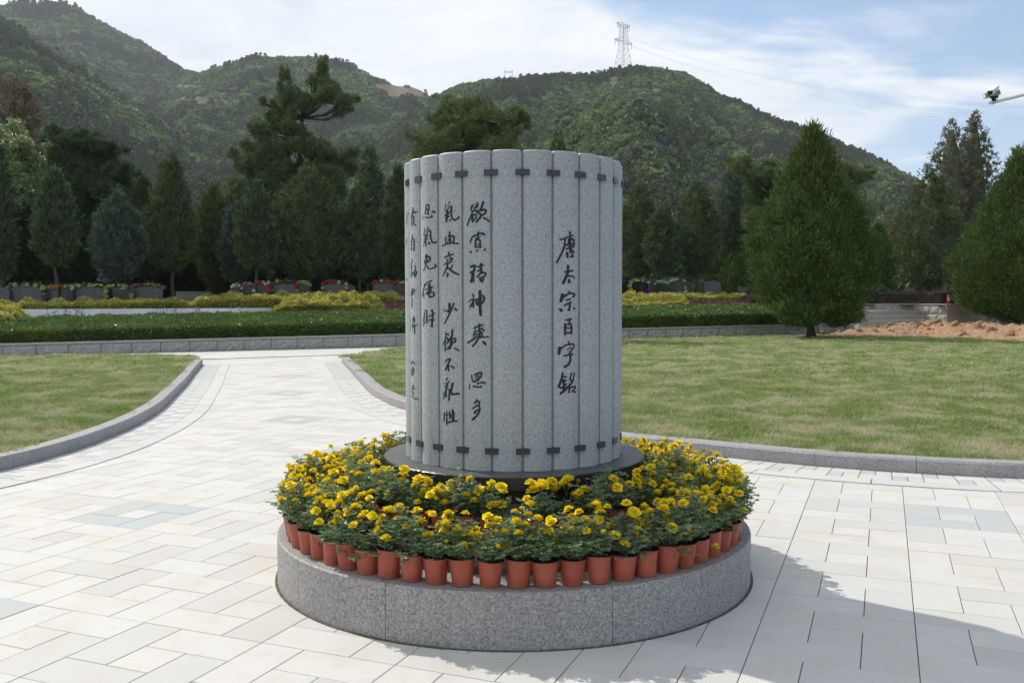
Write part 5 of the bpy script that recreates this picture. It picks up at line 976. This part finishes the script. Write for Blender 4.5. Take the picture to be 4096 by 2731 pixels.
# thin purple-leaved rose bushes in front of the pale kerb
rr = random.Random(9)
def rose_mesh(seed):
    r = np.random.RandomState(seed); Vs = []; Fs = []; c = 0; T = []
    for s in range(7):
        a = r.rand() * 6.283; top = np.array([math.cos(a) * .22 * r.rand(), math.sin(a) * .2, .3 + .4 * r.rand()])
        V, F = kites([[0, 0, 0]], [top], np.linalg.norm(top), .018, r); Vs.append(V); Fs.append(F + c); c += len(V); T += [.0]
        n = 16; t = .35 + .65 * r.rand(n); V, F = kites(top * t[:, None] + r.randn(n, 3) * .03, r.randn(n, 3), .07, .035, r); Vs.append(V); Fs.append(F + c); c += len(V); T += list(r.rand(n))
    return mesh_np('stems_and_leaves', np.vstack(Vs), np.vstack(Fs), T)
rms = [rose_mesh(s) for s in range(3)]
for m_ in rms: m_.materials.append(leaf_mat('rose_purple', (.06, .05, .035), (.14, .06, .06), None, .25, .4, .4))
for i, (px, lab) in enumerate(((117, 'leafless-looking'), (183, 'dark bushy'), (155, 'thin red'), (345, 'purple'), (368, 'tall green-tipped'), (405, 'wiry'), (452, 'dull red'), (560, 'purple leafy'), (640, 'short red'), (690, 'plum coloured'))):
    x, y = spot(px, 5.6); o = link('rose_bush', rms[i % 3], None, None, (x, y, float(terrace(np.array([x]), np.array([5.6]))[0]) + .1), rr.uniform(0, 6)); o.scale = (1, 1, rr.uniform(.8, 1.3))
    tag(o, '%s rose bush %s in front of the pale kerb' % (lab, ['farthest left', 'beside the tall green one', 'next to the farthest left one', 'below the bluish juniper', 'below the left golden row', 'below the olive cypress', 'below the gilded gravestone', 'left of the golden mass', 'near the golden mass', 'against the golden mass'][i]), 'shrub', 'straggly rose bushes')
# pale kerb and paved strip on the terrace
def slabbox(name, label, px0, px1, b0, b1, z0, z1, mat, cat, parts=None):
    xa, ya = spot(px0, (b0 + b1) / 2); xb, yb = spot(px1, (b0 + b1) / 2); o = empty(name, ((xa + xb) / 2, (ya + yb) / 2, z0)); tag(o, label, cat)
    L_ = math.hypot(xb - xa, yb - ya); n = parts or max(1, int(L_ / 1.2)); an = math.atan2(yb - ya, xb - xa)
    for k in range(n):
        mb = MB(); mb.box((-L_ / 2 + (k + .5) * L_ / n, 0, (z1 - z0) / 2), (L_ / n - .008, (b1 - b0) * .9, z1 - z0)); mb.build('stone_block', mat, o, rz=an)
    return o
slabbox('marble_kerb', 'pale stone kerb running along the foot of the left golden row', -120, 622, 8.0, 8.4, .95, 1.37, M['marble'], 'kerb')
slabbox('terrace_paving', 'sunlit pale paving strip behind the rose bushes on the left terrace', -120, 600, 6.8, 7.95, .95, 1.06, M['marble'], 'paving')
slabbox('low_stone_wall', 'low grey stone wall in deep shade behind the gap between the left gravestones', 405, 535, 19, 19.4, 1.2, 2.15, M['smooth'], 'wall')

# ---------------------------------------------------------------- graves
gs_grey = granite('grave_grey', (.06, .064, .072), (.044, .048, .054), (.09, .094, .10), 60, rough=.25, spec=.5)
gs_black = granite('grave_black', (.015, .015, .016), (.008, .008, .009), (.03, .03, .032), 60, rough=.15, spec=.5)
gold = plain('gilt_letters', (.30, .23, .09), .5, .4)
def grave(x0, x1, yt, yb, b, black, top, label, letters=0):
    px0, px1 = x0 / 1.7415, x1 / 1.7415; pc = (px0 + px1) / 2; X_, Y_ = spot(pc, b); zt = zat(pc, yt / 1.7415, Y_); zb = float(terrace(np.array([X_]), np.array([b]))[0])
    w = (x1 - x0) / 3665.4 * Y_; o = empty('gravestone', (X_, Y_, zb), ANG * .35); tag(o, label, 'gravestone'); h = zt - zb
    n = 12; prof = [(-w / 2, .12), (-w / 2, h * .9 if top != 'flat' else h)]
    if top == 'arch': prof += [(-w / 2 + w * i / n, h * .9 + h * .1 * math.sin(math.pi * i / n)) for i in range(1, n)]
    elif top == 'shoulder': prof += [(-w * .36, h * .93), (-w * .26, h), (w * .26, h), (w * .36, h * .93)]
    elif top == 'dip': prof += [(-w * .25, h * .97), (0, h), (w * .25, h * .93)]
    prof += [(w / 2, h * .9 if top != 'flat' else h), (w / 2, .12)]; m = len(prof); mb = MB()
    mb.add([(x, -.07, z) for x, z in prof] + [(x, .07, z) for x, z in prof], [tuple(range(m))[::-1], tuple(range(m, 2 * m))] + [(i, (i + 1) % m, m + (i + 1) % m, m + i) for i in range(m)])
    mt = gs_black if black else gs_grey; mb.build('headstone', mt, o); pb_ = MB(); pb_.box((0, -.05, .06), (w * 1.15, .5, .12)); pb_.build('plinth', mt, o)
    if letters:
        lt = MB(); g_ = random.Random(x0)
        for c_, (cx_, cn) in enumerate(letters):
            for k in range(cn):
                z = h * .88 - (k + .5) * h * .74 / cn
                for s in range(5): lt.box((cx_ * w + g_.uniform(-.015, .015), -.0725, z + g_.uniform(-.02, .02)), (.045 if s % 2 else .010, .003, .010 if s % 2 else .045))
        lt.build('inscription', gold, o)
    return o, w, h
def bloss_mat(n, c): return plain(n, c, .7, .1, var=.25, scale=40)
BM = {'red': bloss_mat('red_blossom', (.50, .03, .03)), 'white': bloss_mat('white_blossom', (.62, .60, .55)), 'pink': bloss_mat('pink_blossom', (.55, .10, .30)), 'purple': bloss_mat('purple_blossom', (.28, .06, .38)), 'yellow': bloss_mat('yellow_blossom', (.55, .50, .12)), 'lime': bloss_mat('lime_blossom', (.30, .48, .14)), 'orange': bloss_mat('orange_blossom', (.55, .17, .05)), 'lilac': bloss_mat('lilac_blossom', (.40, .42, .62))}
BH = {}
for kk_, mm_ in BM.items():
    me = flower_mesh(len(BH) + 50, .075, mm_, .2); me.name = 'blossom'; BH[kk_] = me
gleaf = leaf_mat('garland_leaf', (.06, .13, .04), (.12, .24, .07), None, .2, .5, .3)
def garland(x0, x1, yt, yb, b, cols, label, sides=0):
    pc = (x0 + x1) / 2 / 1.7415; X_, Y_ = spot(pc, b); zt = zat(pc, yt / 1.7415, Y_); w = (x1 - x0) / 3665.4 * Y_; g_ = random.Random(x0 * 3)
    o = empty('flower_garland', (X_, Y_ - .02, zt), ANG * .35); tag(o, label, 'garland', 'artificial flower garlands on the graves')
    pts = [(-w / 2 + w * i / 9, 0.03 + .03 * math.sin(math.pi * i / 9) - (.07 if i in (0, 9) else 0)) for i in range(10)]
    if sides >= 1: pts += [(w / 2 + .05, -.1 - .12 * i) for i in range(5)]
    if sides >= 2: pts += [(-w / 2 - .05, -.1 - .12 * i) for i in range(5)]
    rsg = np.random.RandomState(int(x0)); P = np.repeat(np.array([(x, 0, z) for x, z in pts]), 16, 0) + rsg.randn(len(pts) * 16, 3) * .055
    V, F = kites(P, rsg.randn(len(P), 3) + np.array([0, 0, .3]), .10, .05, rsg, .1); link('leaves', mesh_np('leaves', V, F, rsg.rand(len(P))), gleaf, o)
    for (x, z) in pts:
        if g_.random() < .82 and cols:
            f = bpy.data.objects.new('blossom', BH[g_.choice(cols)]); COL.objects.link(f); f.parent = o; f.location = (x + g_.uniform(-.04, .04), -.09, z + g_.uniform(-.02, .05)); f.rotation_euler = (g_.uniform(.5, 1.5), 0, g_.uniform(-.5, .5)); s = g_.uniform(.7, 1.2); f.scale = (s, s, s)
GB = 12
for a in ((-22, 39, 1146, 1206, False, 'shoulder', 'grey gravestone cut by the left edge of the view', 0, None, 0),
          (44, 170, 1142, 1208, False, 'shoulder', 'wide grey gravestone with faint lettering and a green-purple garland', ((-.05, 4), (.06, 4)), ('lime', 'purple', 'lilac', 'lime', 'pink'), 1),
          (179, 234, 1151, 1207, False, 'arch', 'smaller grey gravestone half behind a cypress trunk', 0, ('orange', 'orange', 'red'), 0),
          (236, 292, 1148, 1207, True, 'arch', 'black gravestone with orange garland left of the green-garlanded one', ((0, 4),), ('orange', 'red', 'white'), 0),
          (299, 418, 1143, 1207, False, 'arch', 'wide grey gravestone framed by a leafy green garland', ((.05, 4), (.3, 6)), ('lime', 'lime', 'yellow'), 2),
          (431, 520, 1147, 1208, True, 'dip', 'black gravestone below the pale yellow hat', ((-.2, 4),), ('yellow', 'lime'), 1),
          (534, 650, 1144, 1210, False, 'shoulder', 'isolated grey gravestone with gilded characters, last before the gap', ((0, 6), (.1, 4), (.3, 7)), ('lime', 'pink', 'orange'), 0),
          (934, 962, 1146, 1200, True, 'flat', 'narrow black gravestone first of the garlanded group', 0, ('white', 'lime'), 1),
          (977, 1013, 1140, 1196, True, 'flat', 'narrow black gravestone with white and pink lilies on top', 0, ('white', 'pink', 'purple'), 1),
          (1027, 1080, 1136, 1190, True, 'flat', 'black gravestone with red and white garland left of the grey garlanded one', 0, ('red', 'white', 'red'), 2),
          (1092, 1182, 1132, 1185, False, 'arch', 'grey gravestone with red, lime and purple garland', 0, ('red', 'lime', 'purple', 'red'), 2),
          (1189, 1237, 1134, 1185, True, 'flat', 'black gravestone topped only with green leaves', 0, ('lime',), 0),
          (1300, 1386, 1131, 1185, False, 'arch', 'grey gravestone outlined in red cloth flowers', 0, ('red', 'red', 'red', 'white'), 2),
          (1390, 1420, 1137, 1185, False, 'dip', 'narrow grey gravestone right of the red-outlined one', 0, None, 0),
          (1492, 1573, 1131, 1184, False, 'flat', 'plain square grey gravestone near the drum', 0, ('white', 'red'), 0),
          (1577, 1622, 1136, 1184, True, 'flat', 'dark gravestone touching the drum edge with red and white flowers', 0, ('red', 'white', 'red'), 0),
          (2523, 2593, 1128, 1178, True, 'arch', 'black gravestone right of the drum with purple and yellow flowers', ((.1, 6),), ('purple', 'yellow', 'purple'), 2),
          (2619, 2668, 1133, 1180, True, 'flat', 'black gravestone between two tree trunks with white flowers', 0, ('white', 'lime'), 0),
          (2670, 2738, 1126, 1180, True, 'arch', 'black gravestone with large white and lilac blossoms', ((.1, 5),), ('lilac', 'white', 'white'), 1),
          (2813, 2882, 1124, 1178, False, 'arch', 'lone rounded grey gravestone right of the drum', 0, None, 0),
          (2951, 2986, 1150, 1172, False, 'shoulder', 'tiny grey gravestone on a white base beside the big juniper', 0, None, 0)):
    x0, x1, yt, yb, bl, tp, lab, let, cols, sd = a
    _, w_, h_ = grave(x0, x1, yt, yb, GB, bl, tp, lab, let)
    if cols: garland(x0, x1, yt, yb, GB, list(cols), 'garland of ' + ' and '.join(dict.fromkeys(cols)) + ' flowers on the ' + lab.split(' with ')[0].split(' framed')[0].split(' outlined')[0].split(' topped')[0].split(' below')[0].split(' left of')[0], sd)
slabbox('grave_slab', 'white grave slab beside the tiny grey gravestone', 1665, 1712, 13, 13.8, 1.3, 1.78, M['marble'], 'grave slab', 1)
bx, by = spot(526, 10.3); bz = float(terrace(np.array([bx]), np.array([10.3]))[0]); bo = empty('bollard_lamp', (bx, by, bz)); tag(bo, 'small dark bollard lamp left of the garlanded graves', 'bollard')
mb = MB(); mb.lathe([(.055, 0), (.055, .55), (.001, .55)], 14); mb.build('post', M['clamp'], bo); mb = MB(); mb.lathe([(.03, .55), (.03, .62), (.07, .63), (.06, .70), (.001, .73)], 14); mb.build('cap', M['clamp'], bo)

# ---------------------------------------------------------------- person tending a grave
def skin(name, verts, edges, radii, mat, parent, sub=2, root=0):
    me = bpy.data.meshes.new(name); me.from_pydata(verts, edges, []); o = link(name, me, mat, parent)
    md = o.modifiers.new('skin', 'SKIN'); md.use_smooth_shade = True
    sv = me.skin_vertices[0].data
    for i, r in enumerate(radii): sv[i].radius = r if isinstance(r, tuple) else (r, r); sv[i].use_root = (i == root)
    s = o.modifiers.new('sub', 'SUBSURF'); s.levels = sub; s.render_levels = sub; return o
hx_, hy_ = spot(246.5, 14.2); hz_ = float(terrace(np.array([hx_]), np.array([14.2]))[0])
pe = empty('person', (hx_, hy_, hz_), 0.15); tag(pe, 'person in blue t-shirt bending over a grave in the shade, head down', 'person')
pe.scale = (1.12, 1.05, 1.08)
skm = plain('skin_tone', (.28, .16, .11), .55, .3); blue = plain('blue_shirt', (.05, .24, .46), .8, .1, var=.15, scale=20); trou = plain('dark_trousers', (.03, .03, .04), .85, .1)
#           pelvis        chest          neck           head base      crown
bv = [(0, .05, .88), (0, -.02, 1.10), (0, -.16, 1.27), (0, -.24, 1.36), (0, -.31, 1.42), (0, -.35, 1.50),
      (-.19, -.12, 1.25), (-.30, -.22, 1.03), (-.12, -.40, 1.00), (-.06, -.47, 1.01),
      (.19, -.12, 1.25), (.30, -.22, 1.03), (.12, -.40, 1.02), (.06, -.47, 1.03),
      (-.10, .05, .84), (-.11, -.02, .46), (-.11, .06, .06), (-.11, -.10, .03), (.10, .05, .84), (.11, -.02, .46), (.11, .06, .06), (.11, -.10, .03)]
be = [(0, 1), (1, 2), (2, 3), (3, 4), (4, 5), (2, 6), (6, 7), (7, 8), (8, 9), (2, 10), (10, 11), (11, 12), (12, 13), (0, 14), (14, 15), (15, 16), (16, 17), (0, 18), (18, 19), (19, 20), (20, 21)]
br = [(.15, .11), (.15, .11), (.13, .09), .055, (.085, .10), (.075, .085), .055, .042, .032, .028, .055, .042, .032, .028, .09, .065, .045, .038, .09, .065, .045, .038]
skin('body', bv, be, br, skm, pe)
skin('t_shirt', [bv[0], bv[1], bv[2], bv[6], (-.26, -.18, 1.12), bv[10], (.26, -.18, 1.12)], [(0, 1), (1, 2), (2, 3), (3, 4), (2, 5), (5, 6)], [(.175, .135), (.175, .13), (.15, .11), .075, .066, .075, .066], blue, pe)
skin('trousers', [bv[0], bv[14], bv[15], (-.11, .05, .12), bv[18], bv[19], (.11, .05, .12)], [(0, 1), (1, 2), (2, 3), (0, 4), (4, 5), (5, 6)], [(.165, .125), .11, .08, .065, .11, .08, .065], trou, pe)
hr = MB(); hr.lathe([(.001, .14), (.05, .13), (.085, .08), (.098, .02), (.09, -.03), (.001, -.03)], 16); ho_ = hr.build('hair', plain('black_hair', (.012, .011, .01), .6), pe, smooth=True, loc=(0, -.30, 1.47)); ho_.rotation_euler = (R(18), 0, 0)
for sx in (-1, 1):
    for f in range(5):
        b0_ = Vector((sx * (.055 - .0), -.485 - .0, 1.015)); fa = (f - 2) * .35; L_ = (.055, .072, .078, .070, .050)[f]
        e1 = b0_ + Vector((-sx * .02 + math.sin(fa) * .03, -.03, .012 * (2 - f))); e2 = e1 + Vector((-sx * .02, -L_ * .45, -.02)); e3 = e2 + Vector((-sx * .012, -.008, -L_ * .35))
        fm = MB(); fm.tube([b0_, e1, e2, e3], [.010, .0095, .0085, .006], 6); fm.build('finger', skm, pe, smooth=True)
ht = empty('sun_hat', (*spot(283.5, 12.0), 0)); ht.location.z = zat(283.5, 1152 / 1.7415, ht.location.y); tag(ht, 'pale yellow sun hat sitting on the black gravestone', 'hat')
hm_ = MB(); hm_.lathe([(.19, -.01), (.185, .0), (.115, .02), (.105, .13), (.085, .19), (.001, .21)], 20); hm_.build('felt', plain('straw', (.62, .56, .30), .8, .1, var=.1, scale=40), ht, smooth=True)

# ---------------------------------------------------------------- extinguisher, earth heap, fallen slab
red = plain('red_enamel', (.50, .012, .015), .3, .5); ex, ey = wxy(AC + .12, .02); ex0 = empty('fire_extinguisher', (ex, ey, 1.463)); tag(ex0, 'red fire extinguisher with white label on the corner of the stair wall', 'fire extinguisher')
mb = MB(); mb.lathe([(.001, 0), (.078, 0), (.084, .012), (.084, .36), (.070, .405), (.035, .43), (.025, .44), (.001, .44)], 24); mb.build('cylinder', red, ex0, smooth=False, angle=R(40))
mb = MB(); mb.lathe([(.0855, .14), (.0855, .31)], 14, R(-65), R(65), cap=False); mb.build('label', plain('label_paper', (.62, .62, .60), .6), ex0)
for (z, w_) in ((.285, 1.0), (.262, .7), (.24, .9), (.225, .8), (.20, .55)):
    mb = MB(); mb.lathe([(.0863, z), (.0863, z + .007)], 6, R(-42 * w_), R(42 * w_), cap=False); mb.build('label_line', M['ink'] if z < .28 else plain('label_blue', (.04, .07, .25), .6), ex0)
mb = MB(); mb.lathe([(.001, .44), (.022, .44), (.022, .48), (.001, .48)], 10); mb.box((.03, 0, .495), (.13, .022, .012)); mb.box((.03, 0, .52), (.13, .02, .01), mat=Matrix.Rotation(R(-12), 3, 'Y')); mb.build('valve_handle', M['ink'], ex0)
mb = MB(); mb.tube([(-.02, 0, .465), (-.09, 0, .46), (-.12, 0, .40), (-.115, 0, .2), (-.10, 0, .12)], .009, 7); mb.build('hose', M['ink'], ex0, smooth=True)
heap_poly = [(13.2, 41.0), (14.2, 40.0), (15.5, 39.4), (17.2, 38.6), (18.5, 36.6), (18.9, 34.2), (19.6, 32.8), (22, 32.2), (28, 33.0), (34, 42), (33, 47.5), (26, 46.6), (21.2, 44.6), (17.4, 42.9), (14.6, 41.7)]
earth_m, ent, eb = material('dug_earth'); ef = noise_tex(ent, 2.6, 9, .7)
ent.links.new(mix_rgb(ent, rng_map(ent, ef, .3, .7), (.22, .12, .062), (.43, .275, .16)), eb.inputs['Base Color']); eb.inputs['Roughness'].default_value = .95; bump(ent, eb, ef, 1.0, .08)
r_ = np.random.RandomState(3); gx = np.arange(13, 34.5, .16); gy = np.arange(32, 47.8, .16); GX, GY = np.meshgrid(gx, gy)
def edge_dist(x, y):
    d = np.full(np.shape(x), 9.0)
    for i in range(len(heap_poly)):
        x0, y0 = heap_poly[i]; x1, y1 = heap_poly[(i + 1) % len(heap_poly)]; L2 = (x1 - x0) ** 2 + (y1 - y0) ** 2
        t = np.clip(((x - x0) * (x1 - x0) + (y - y0) * (y1 - y0)) / L2, 0, 1); d = np.minimum(d, np.hypot(x - x0 - t * (x1 - x0), y - y0 - t * (y1 - y0)))
    return np.where(inside(heap_poly, x, y), d, -d)
ED = edge_dist(GX, GY); hmax = np.interp(GX, [13, 15, 19, 21, 24, 34], [.18, .34, .55, .50, .30, .30])
def heap_h(ed, x, y): return .06 + np.clip(ed / 1.3, -.5, 1) ** 1 * np.interp(x, [13, 15, 19, 21, 24, 34], [.18, .34, .55, .46, .22, .25]) * (.85 + .25 * fbm(x, y, 1.6, 4, 4)) 
GZ = heap_h(ED, GX, GY) + .07 * r_.rand(*GX.shape) ** 2 + .03 * fbm(GX, GY, .6, 9, 3)
nxg = len(gx); idx = np.arange(GX.size).reshape(GX.shape); F = np.stack([idx[:-1, :-1], idx[:-1, 1:], idx[1:, 1:], idx[1:, :-1]], -1).reshape(-1, 4); F = F[(ED.ravel()[F] > -.3).all(1)]
V = np.stack([GX, GY, GZ], -1).reshape(-1, 3); ho2 = empty('earth_heap', (18, 40, 0)); tag(ho2, 'long heap of orange-brown dug earth and clods in front of the steps', 'earth heap')
link('soil_mound', mesh_np('soil_mound', V - np.array([18, 40, 0]), F, smooth=True), earth_m, ho2)
def clod_mesh(seed):
    r = np.random.RandomState(seed); import bmesh; bm = bmesh.new(); bmesh.ops.create_icosphere(bm, subdivisions=1, radius=1)
    for v in bm.verts: v.co = v.co * (.65 + .6 * r.rand()); v.co.z *= .7
    me = bpy.data.meshes.new('clod'); bm.to_mesh(me); bm.free(); me.materials.append(earth_m); return me
clods = [clod_mesh(s) for s in range(6)]; cn_ = 0; small = MB()
for i in range(3000):
    x = 13 + r_.rand() * 12; y = 33 + r_.rand() * 12; e = float(edge_dist(np.array([x]), np.array([y]))[0])
    if e < -.15 or (x - 13.2) / (y) > .27 + .35: continue
    z = float(heap_h(np.array([e]), np.array([x]), np.array([y]))[0]); s = .035 + .10 * r_.rand() ** 3
    if s > .10 and cn_ < 90 or (cn_ < 6 and i % 7 == 0):
        s *= 1.6; cn_ += 1; o = bpy.data.objects.new('clod', clods[i % 6]); COL.objects.link(o); o.parent = ho2; o.location = (x - 18, y - 40, z + s * .2); o.scale = (s * 1.3, s, s); o.rotation_euler = tuple(r_.rand(3) * 6)
    else:
        me = clods[i % 6]; M3 = Matrix.Rotation(r_.rand() * 6, 3, 'Z') @ Matrix.Rotation(r_.rand() * 3, 3, 'X')
        if i < 2600: small.add([M3 @ v.co * s + Vector((x - 18, y - 40, z)) for v in me.vertices], [tuple(p.vertices) for p in me.polygons])
tag(small.build('small_clods', earth_m, ho2), kind='stuff')
fs_ = empty('fallen_slab', (ray(1992, 690)[0] * 41.4, 41.4, .12), .35); tag(fs_, 'tilted dressed stone slab lying at the left end of the earth heap', 'stone slab'); mb = MB(); mb.box((0, 0, .16), (1.25, .42, .30), mat=Matrix.Rotation(R(9), 3, 'Y') @ Matrix.Rotation(R(-22), 3, 'X')); mb.build('slab', M['smooth'], fs_)
rm_ = empty('earth_mound', (25.8, 42.4, .1)); tag(rm_, 'small round-topped orange earth mound behind the right-hand juniper trunk', 'earth mound'); mb = MB(); mb.lathe([(1.5, 0), (1.45, .35), (1.1, .62), (.5, .74), (.001, .76)], 22); mb.build('mound', earth_m, rm_, smooth=True)

# ---------------------------------------------------------------- camera mast
white = plain('white_metal', (.72, .73, .73), .4, .4); greym = plain('grey_lamp_face', (.16, .155, .14), .4, .4); YM = 22.0; px_m = 1.7415 / 3665.4 * YM
def msp(sx, sy, dy=0): y = YM + dy; return Vector((ray(sx / 1.7415, 690)[0] * y, y, zat(sx / 1.7415, sy / 1.7415, y)))
cmst = empty('camera_mast', (14.6, YM + .6, .08)); tag(cmst, 'white tubular mast arm reaching in from the right edge of the sky', 'mast'); O_ = cmst.location
tip = msp(3938, 418); far_ = msp(4100, 377, .2); d_ = (far_ - tip)
mb = MB(); mb.tube([tip - O_, far_ - O_, tip + d_ * 2.55 - O_], [.036, .042, .052], 16); mb.build('arm', white, cmst, smooth=False, angle=R(40))
pe_ = tip + d_ * 2.5; cmst.location.x = pe_.x; mb = MB(); mb.tube([(0, pe_.y - O_.y, 0), (0, pe_.y - O_.y, pe_.z + .4 - .08)], [.11, .07], 16); mb.build('pole', white, cmst, angle=R(40))
for ch in cmst.children:
    if ch.name.startswith('arm'): ch.location.x = 14.6 - cmst.location.x
sc_o = empty('security_camera', msp(3957, 402)); tag(sc_o, 'white security camera with two side lamps on the mast tip', 'camera'); k_ = 1 / 3665.4 * YM
def rel(sx, sy, dy=0): return msp(sx, sy, dy) - sc_o.location
mb = MB(); mb.tube([rel(3958, 409), rel(3958, 392)], [.045, .06], 12); mb.box(rel(3958, 393), (.16, .12, .035)); mb.build('bracket', M['ink'], sc_o)
hb_ = MB(); axis = (rel(3968, 354, .25) - rel(3944, 374, -.22)); yq = axis.to_track_quat('Y', 'Z').to_matrix(); hb_.box(rel(3955, 366), (.125, axis.length, .10), mat=yq); hb_.build('housing', white, sc_o)
hv_ = MB(); hv_.box(rel(3955, 366) + yq @ Vector((0, -.03, .06)), (.145, axis.length * 1.08, .012), mat=yq); hv_.build('sun_visor', white, sc_o)
ln = MB(); ln.box(rel(3955, 366) + yq @ Vector((0, -axis.length * .5 - .004, 0)), (.10, .01, .08), mat=yq); ln.build('lens_window', M['ink'], sc_o)
for (sx, sy) in ((3928, 387), (3969, 378)):
    rt = Matrix.Rotation(R(-12), 3, 'Y') @ Matrix.Rotation(R(-8), 3, 'X'); lm = MB(); lm.box(rel(sx, sy), (.115, .13, .105), mat=rt); lb2 = lm.build('side_lamp', white, sc_o); gl = MB(); gl.box(rel(sx, sy) + rt @ Vector((0, -.068, 0)), (.10, .006, .092), mat=rt); gl.build('lamp_glass', greym, lb2)
mb = MB(); mb.box(rel(3950, 384), (.22, .06, .05), mat=Matrix.Rotation(R(-12), 3, 'Y')); mb.build('yoke', white, sc_o)
mb = MB(); mb.tube([rel(3974, 388), rel(3972, 402), rel(3962, 416), rel(3954, 424)], .007, 6); mb.build('cable', M['clamp'], sc_o)

# ---------------------------------------------------------------- pylons and wires
steel = plain('galvanised_steel', (.20, .21, .22), .6, .4)
PX, PY = ray(1430, 690)[0] * 620, 620.0; pz0 = zat(1430, 172, PY) - 3; py_o = empty('pylon', (PX, PY, pz0), R(43)); tag(py_o, 'tall lattice power pylon on the summit of the right hill', 'pylon')
Hp = zat(1430, 48, PY) - pz0
def hw(z): return np.interp(z, [0, Hp * .52, Hp * .9, Hp], [5.3, 2.35, 1.75, 1.6])
lat = MB(); zs = [0, 5.5, 10.5, 15, 19, 22.5, 25.5, 28.3, 31, 33.5, Hp * .93]
for sx in (-1, 1):
    for sy in (-1, 1): lat.tube([(sx * hw(z), sy * hw(z), z) for z in zs], .13, 4)
for z0, z1 in zip(zs, zs[1:]):
    a, b_ = hw(z0), hw(z1)
    for (p, q, r1, s1) in (((-1, -1), (1, -1), 0, 0), ((1, -1), (1, 1), 0, 0), ((1, 1), (-1, 1), 0, 0), ((-1, 1), (-1, -1), 0, 0)):
        lat.tube([(p[0] * a, p[1] * a, z0), (q[0] * b_, q[1] * b_, z1)], .06, 3); lat.tube([(q[0] * a, q[1] * a, z0), (p[0] * b_, p[1] * b_, z1)], .06, 3); lat.tube([(p[0] * b_, p[1] * b_, z1), (q[0] * b_, q[1] * b_, z1)], .05, 3)
lat.build('lattice_body', steel, py_o)
def arm(z, L_, up, nm):
    m = MB(); h_ = hw(z)
    for s in (-1, 1):
        tipp = Vector((s * L_, 0, z + up))
        for sy in (-1, 1):
            m.tube([(s * h_, sy * h_, z), tipp], .13, 4); m.tube([(s * h_, sy * h_, z + 2.6), tipp], .11, 4)
            for t in (.3, .6): A_ = Vector((s * h_, sy * h_, z)).lerp(tipp, t); B_ = Vector((s * h_, sy * h_, z + 2.6)).lerp(tipp, t + .12); m.tube([A_, B_], .05, 3); m.tube([A_, Vector((s * h_, -sy * h_, z)).lerp(tipp, t + .1)], .06, 3)
    m.build(nm, steel, py_o)
arm(Hp * .62, 9.2, .6, 'cross_arm'); arm(Hp * .93 - 2.4, 6.6, 2.6, 'cross_arm')
ins = MB()
for s in (-1, 1):
    for (z, L_) in ((Hp * .62 + .6, 9.2), (Hp * .93, 6.6)): ins.tube([(s * L_ * .92, 0, z), (s * L_ * .92, 0, z - 3.6)], .12, 5)
ins.build('insulators', M['ink'], py_o)
mw = py_o.matrix_basis if False else Matrix.Translation(py_o.location) @ Matrix.Rotation(R(43), 4, 'Z')
def wire(A_, B_, sag, label):
    pts = [A_.lerp(B_, t / 28) - Vector((0, 0, sag * 4 * (t / 28) * (1 - t / 28))) for t in range(29)]; m = MB(); m.tube(pts, .022, 4); tag(m.build('power_line', steel), label, 'wire', 'power lines')
def P_(sx, sy, y): return Vector((ray(sx / 1.7415, 690)[0] * y, y, zat(sx / 1.7415, sy / 1.7415, y)))
starts = [(mw @ Vector((9.0, 0, Hp * .62 - 1)), (4400, 480), 'lowest of the thin wires sweeping right from the pylon'), (mw @ Vector((9.0, .6, Hp * .62 - .3)), (4400, 466), 'second lowest thin wire sweeping right from the pylon'),
          (mw @ Vector((1.6, 1.6, Hp * .75)), (4400, 430), 'second highest thin wire sweeping right from the pylon'), (mw @ Vector((1.6, 2.2, Hp * .75 + .6)), (4400, 418), 'highest thin wire sweeping right from the pylon'),
          (mw @ Vector((-8.0, .6, Hp * .62)), (4400, 455), 'middle thin wire sweeping right behind the pylon')]
for A_, (sx, sy), lab in starts: wire(A_, P_(sx, sy, 480), 14, lab)
for k_2, (A_, dy) in enumerate(((mw @ Vector((-9.1, 0, Hp * .62)), 0), (mw @ Vector((-9.1, 0, Hp * .62 - 1)), 8), (mw @ Vector((-6.6, 0, Hp * .93)), -14))): wire(A_, P_(2030 + 12 * k_2, 296 + dy, 780), 12, ['upper lower-arm wire descending left from the pylon', 'lower lower-arm wire descending left from the pylon', 'top wire descending left from the pylon'][k_2])
p2o = empty('pylon', (ray(1169, 690)[0] * 780, 780, zat(1169, 190, 780))); tag(p2o, 'small distant portal pylon just showing over the ridge left of the summit', 'pylon')
m = MB(); k7 = 1.7415 / 3665.4 * 780
for s in (-1, 1): m.tube([(s * 11 * k7, 0, -10), (s * 8.5 * k7, 0, 26 * k7)], .16, 4); m.tube([(s * 8.5 * k7, 0, 26 * k7), (s * 11 * k7, 0, 28.5 * k7)], .16, 4)
m.tube([(-9 * k7, 0, 25 * k7), (9 * k7, 0, 25 * k7)], .16, 4); m.tube([(-9 * k7, 0, 22 * k7), (9 * k7, 0, 22 * k7)], .14, 4)
for t in range(-3, 4): m.tube([(t * 2.5 * k7, 0, 22 * k7), ((t + .5) * 2.5 * k7, 0, 25 * k7)], .06, 3)
m.build('lattice_body', steel, p2o)
print('objects', len(bpy.data.objects))
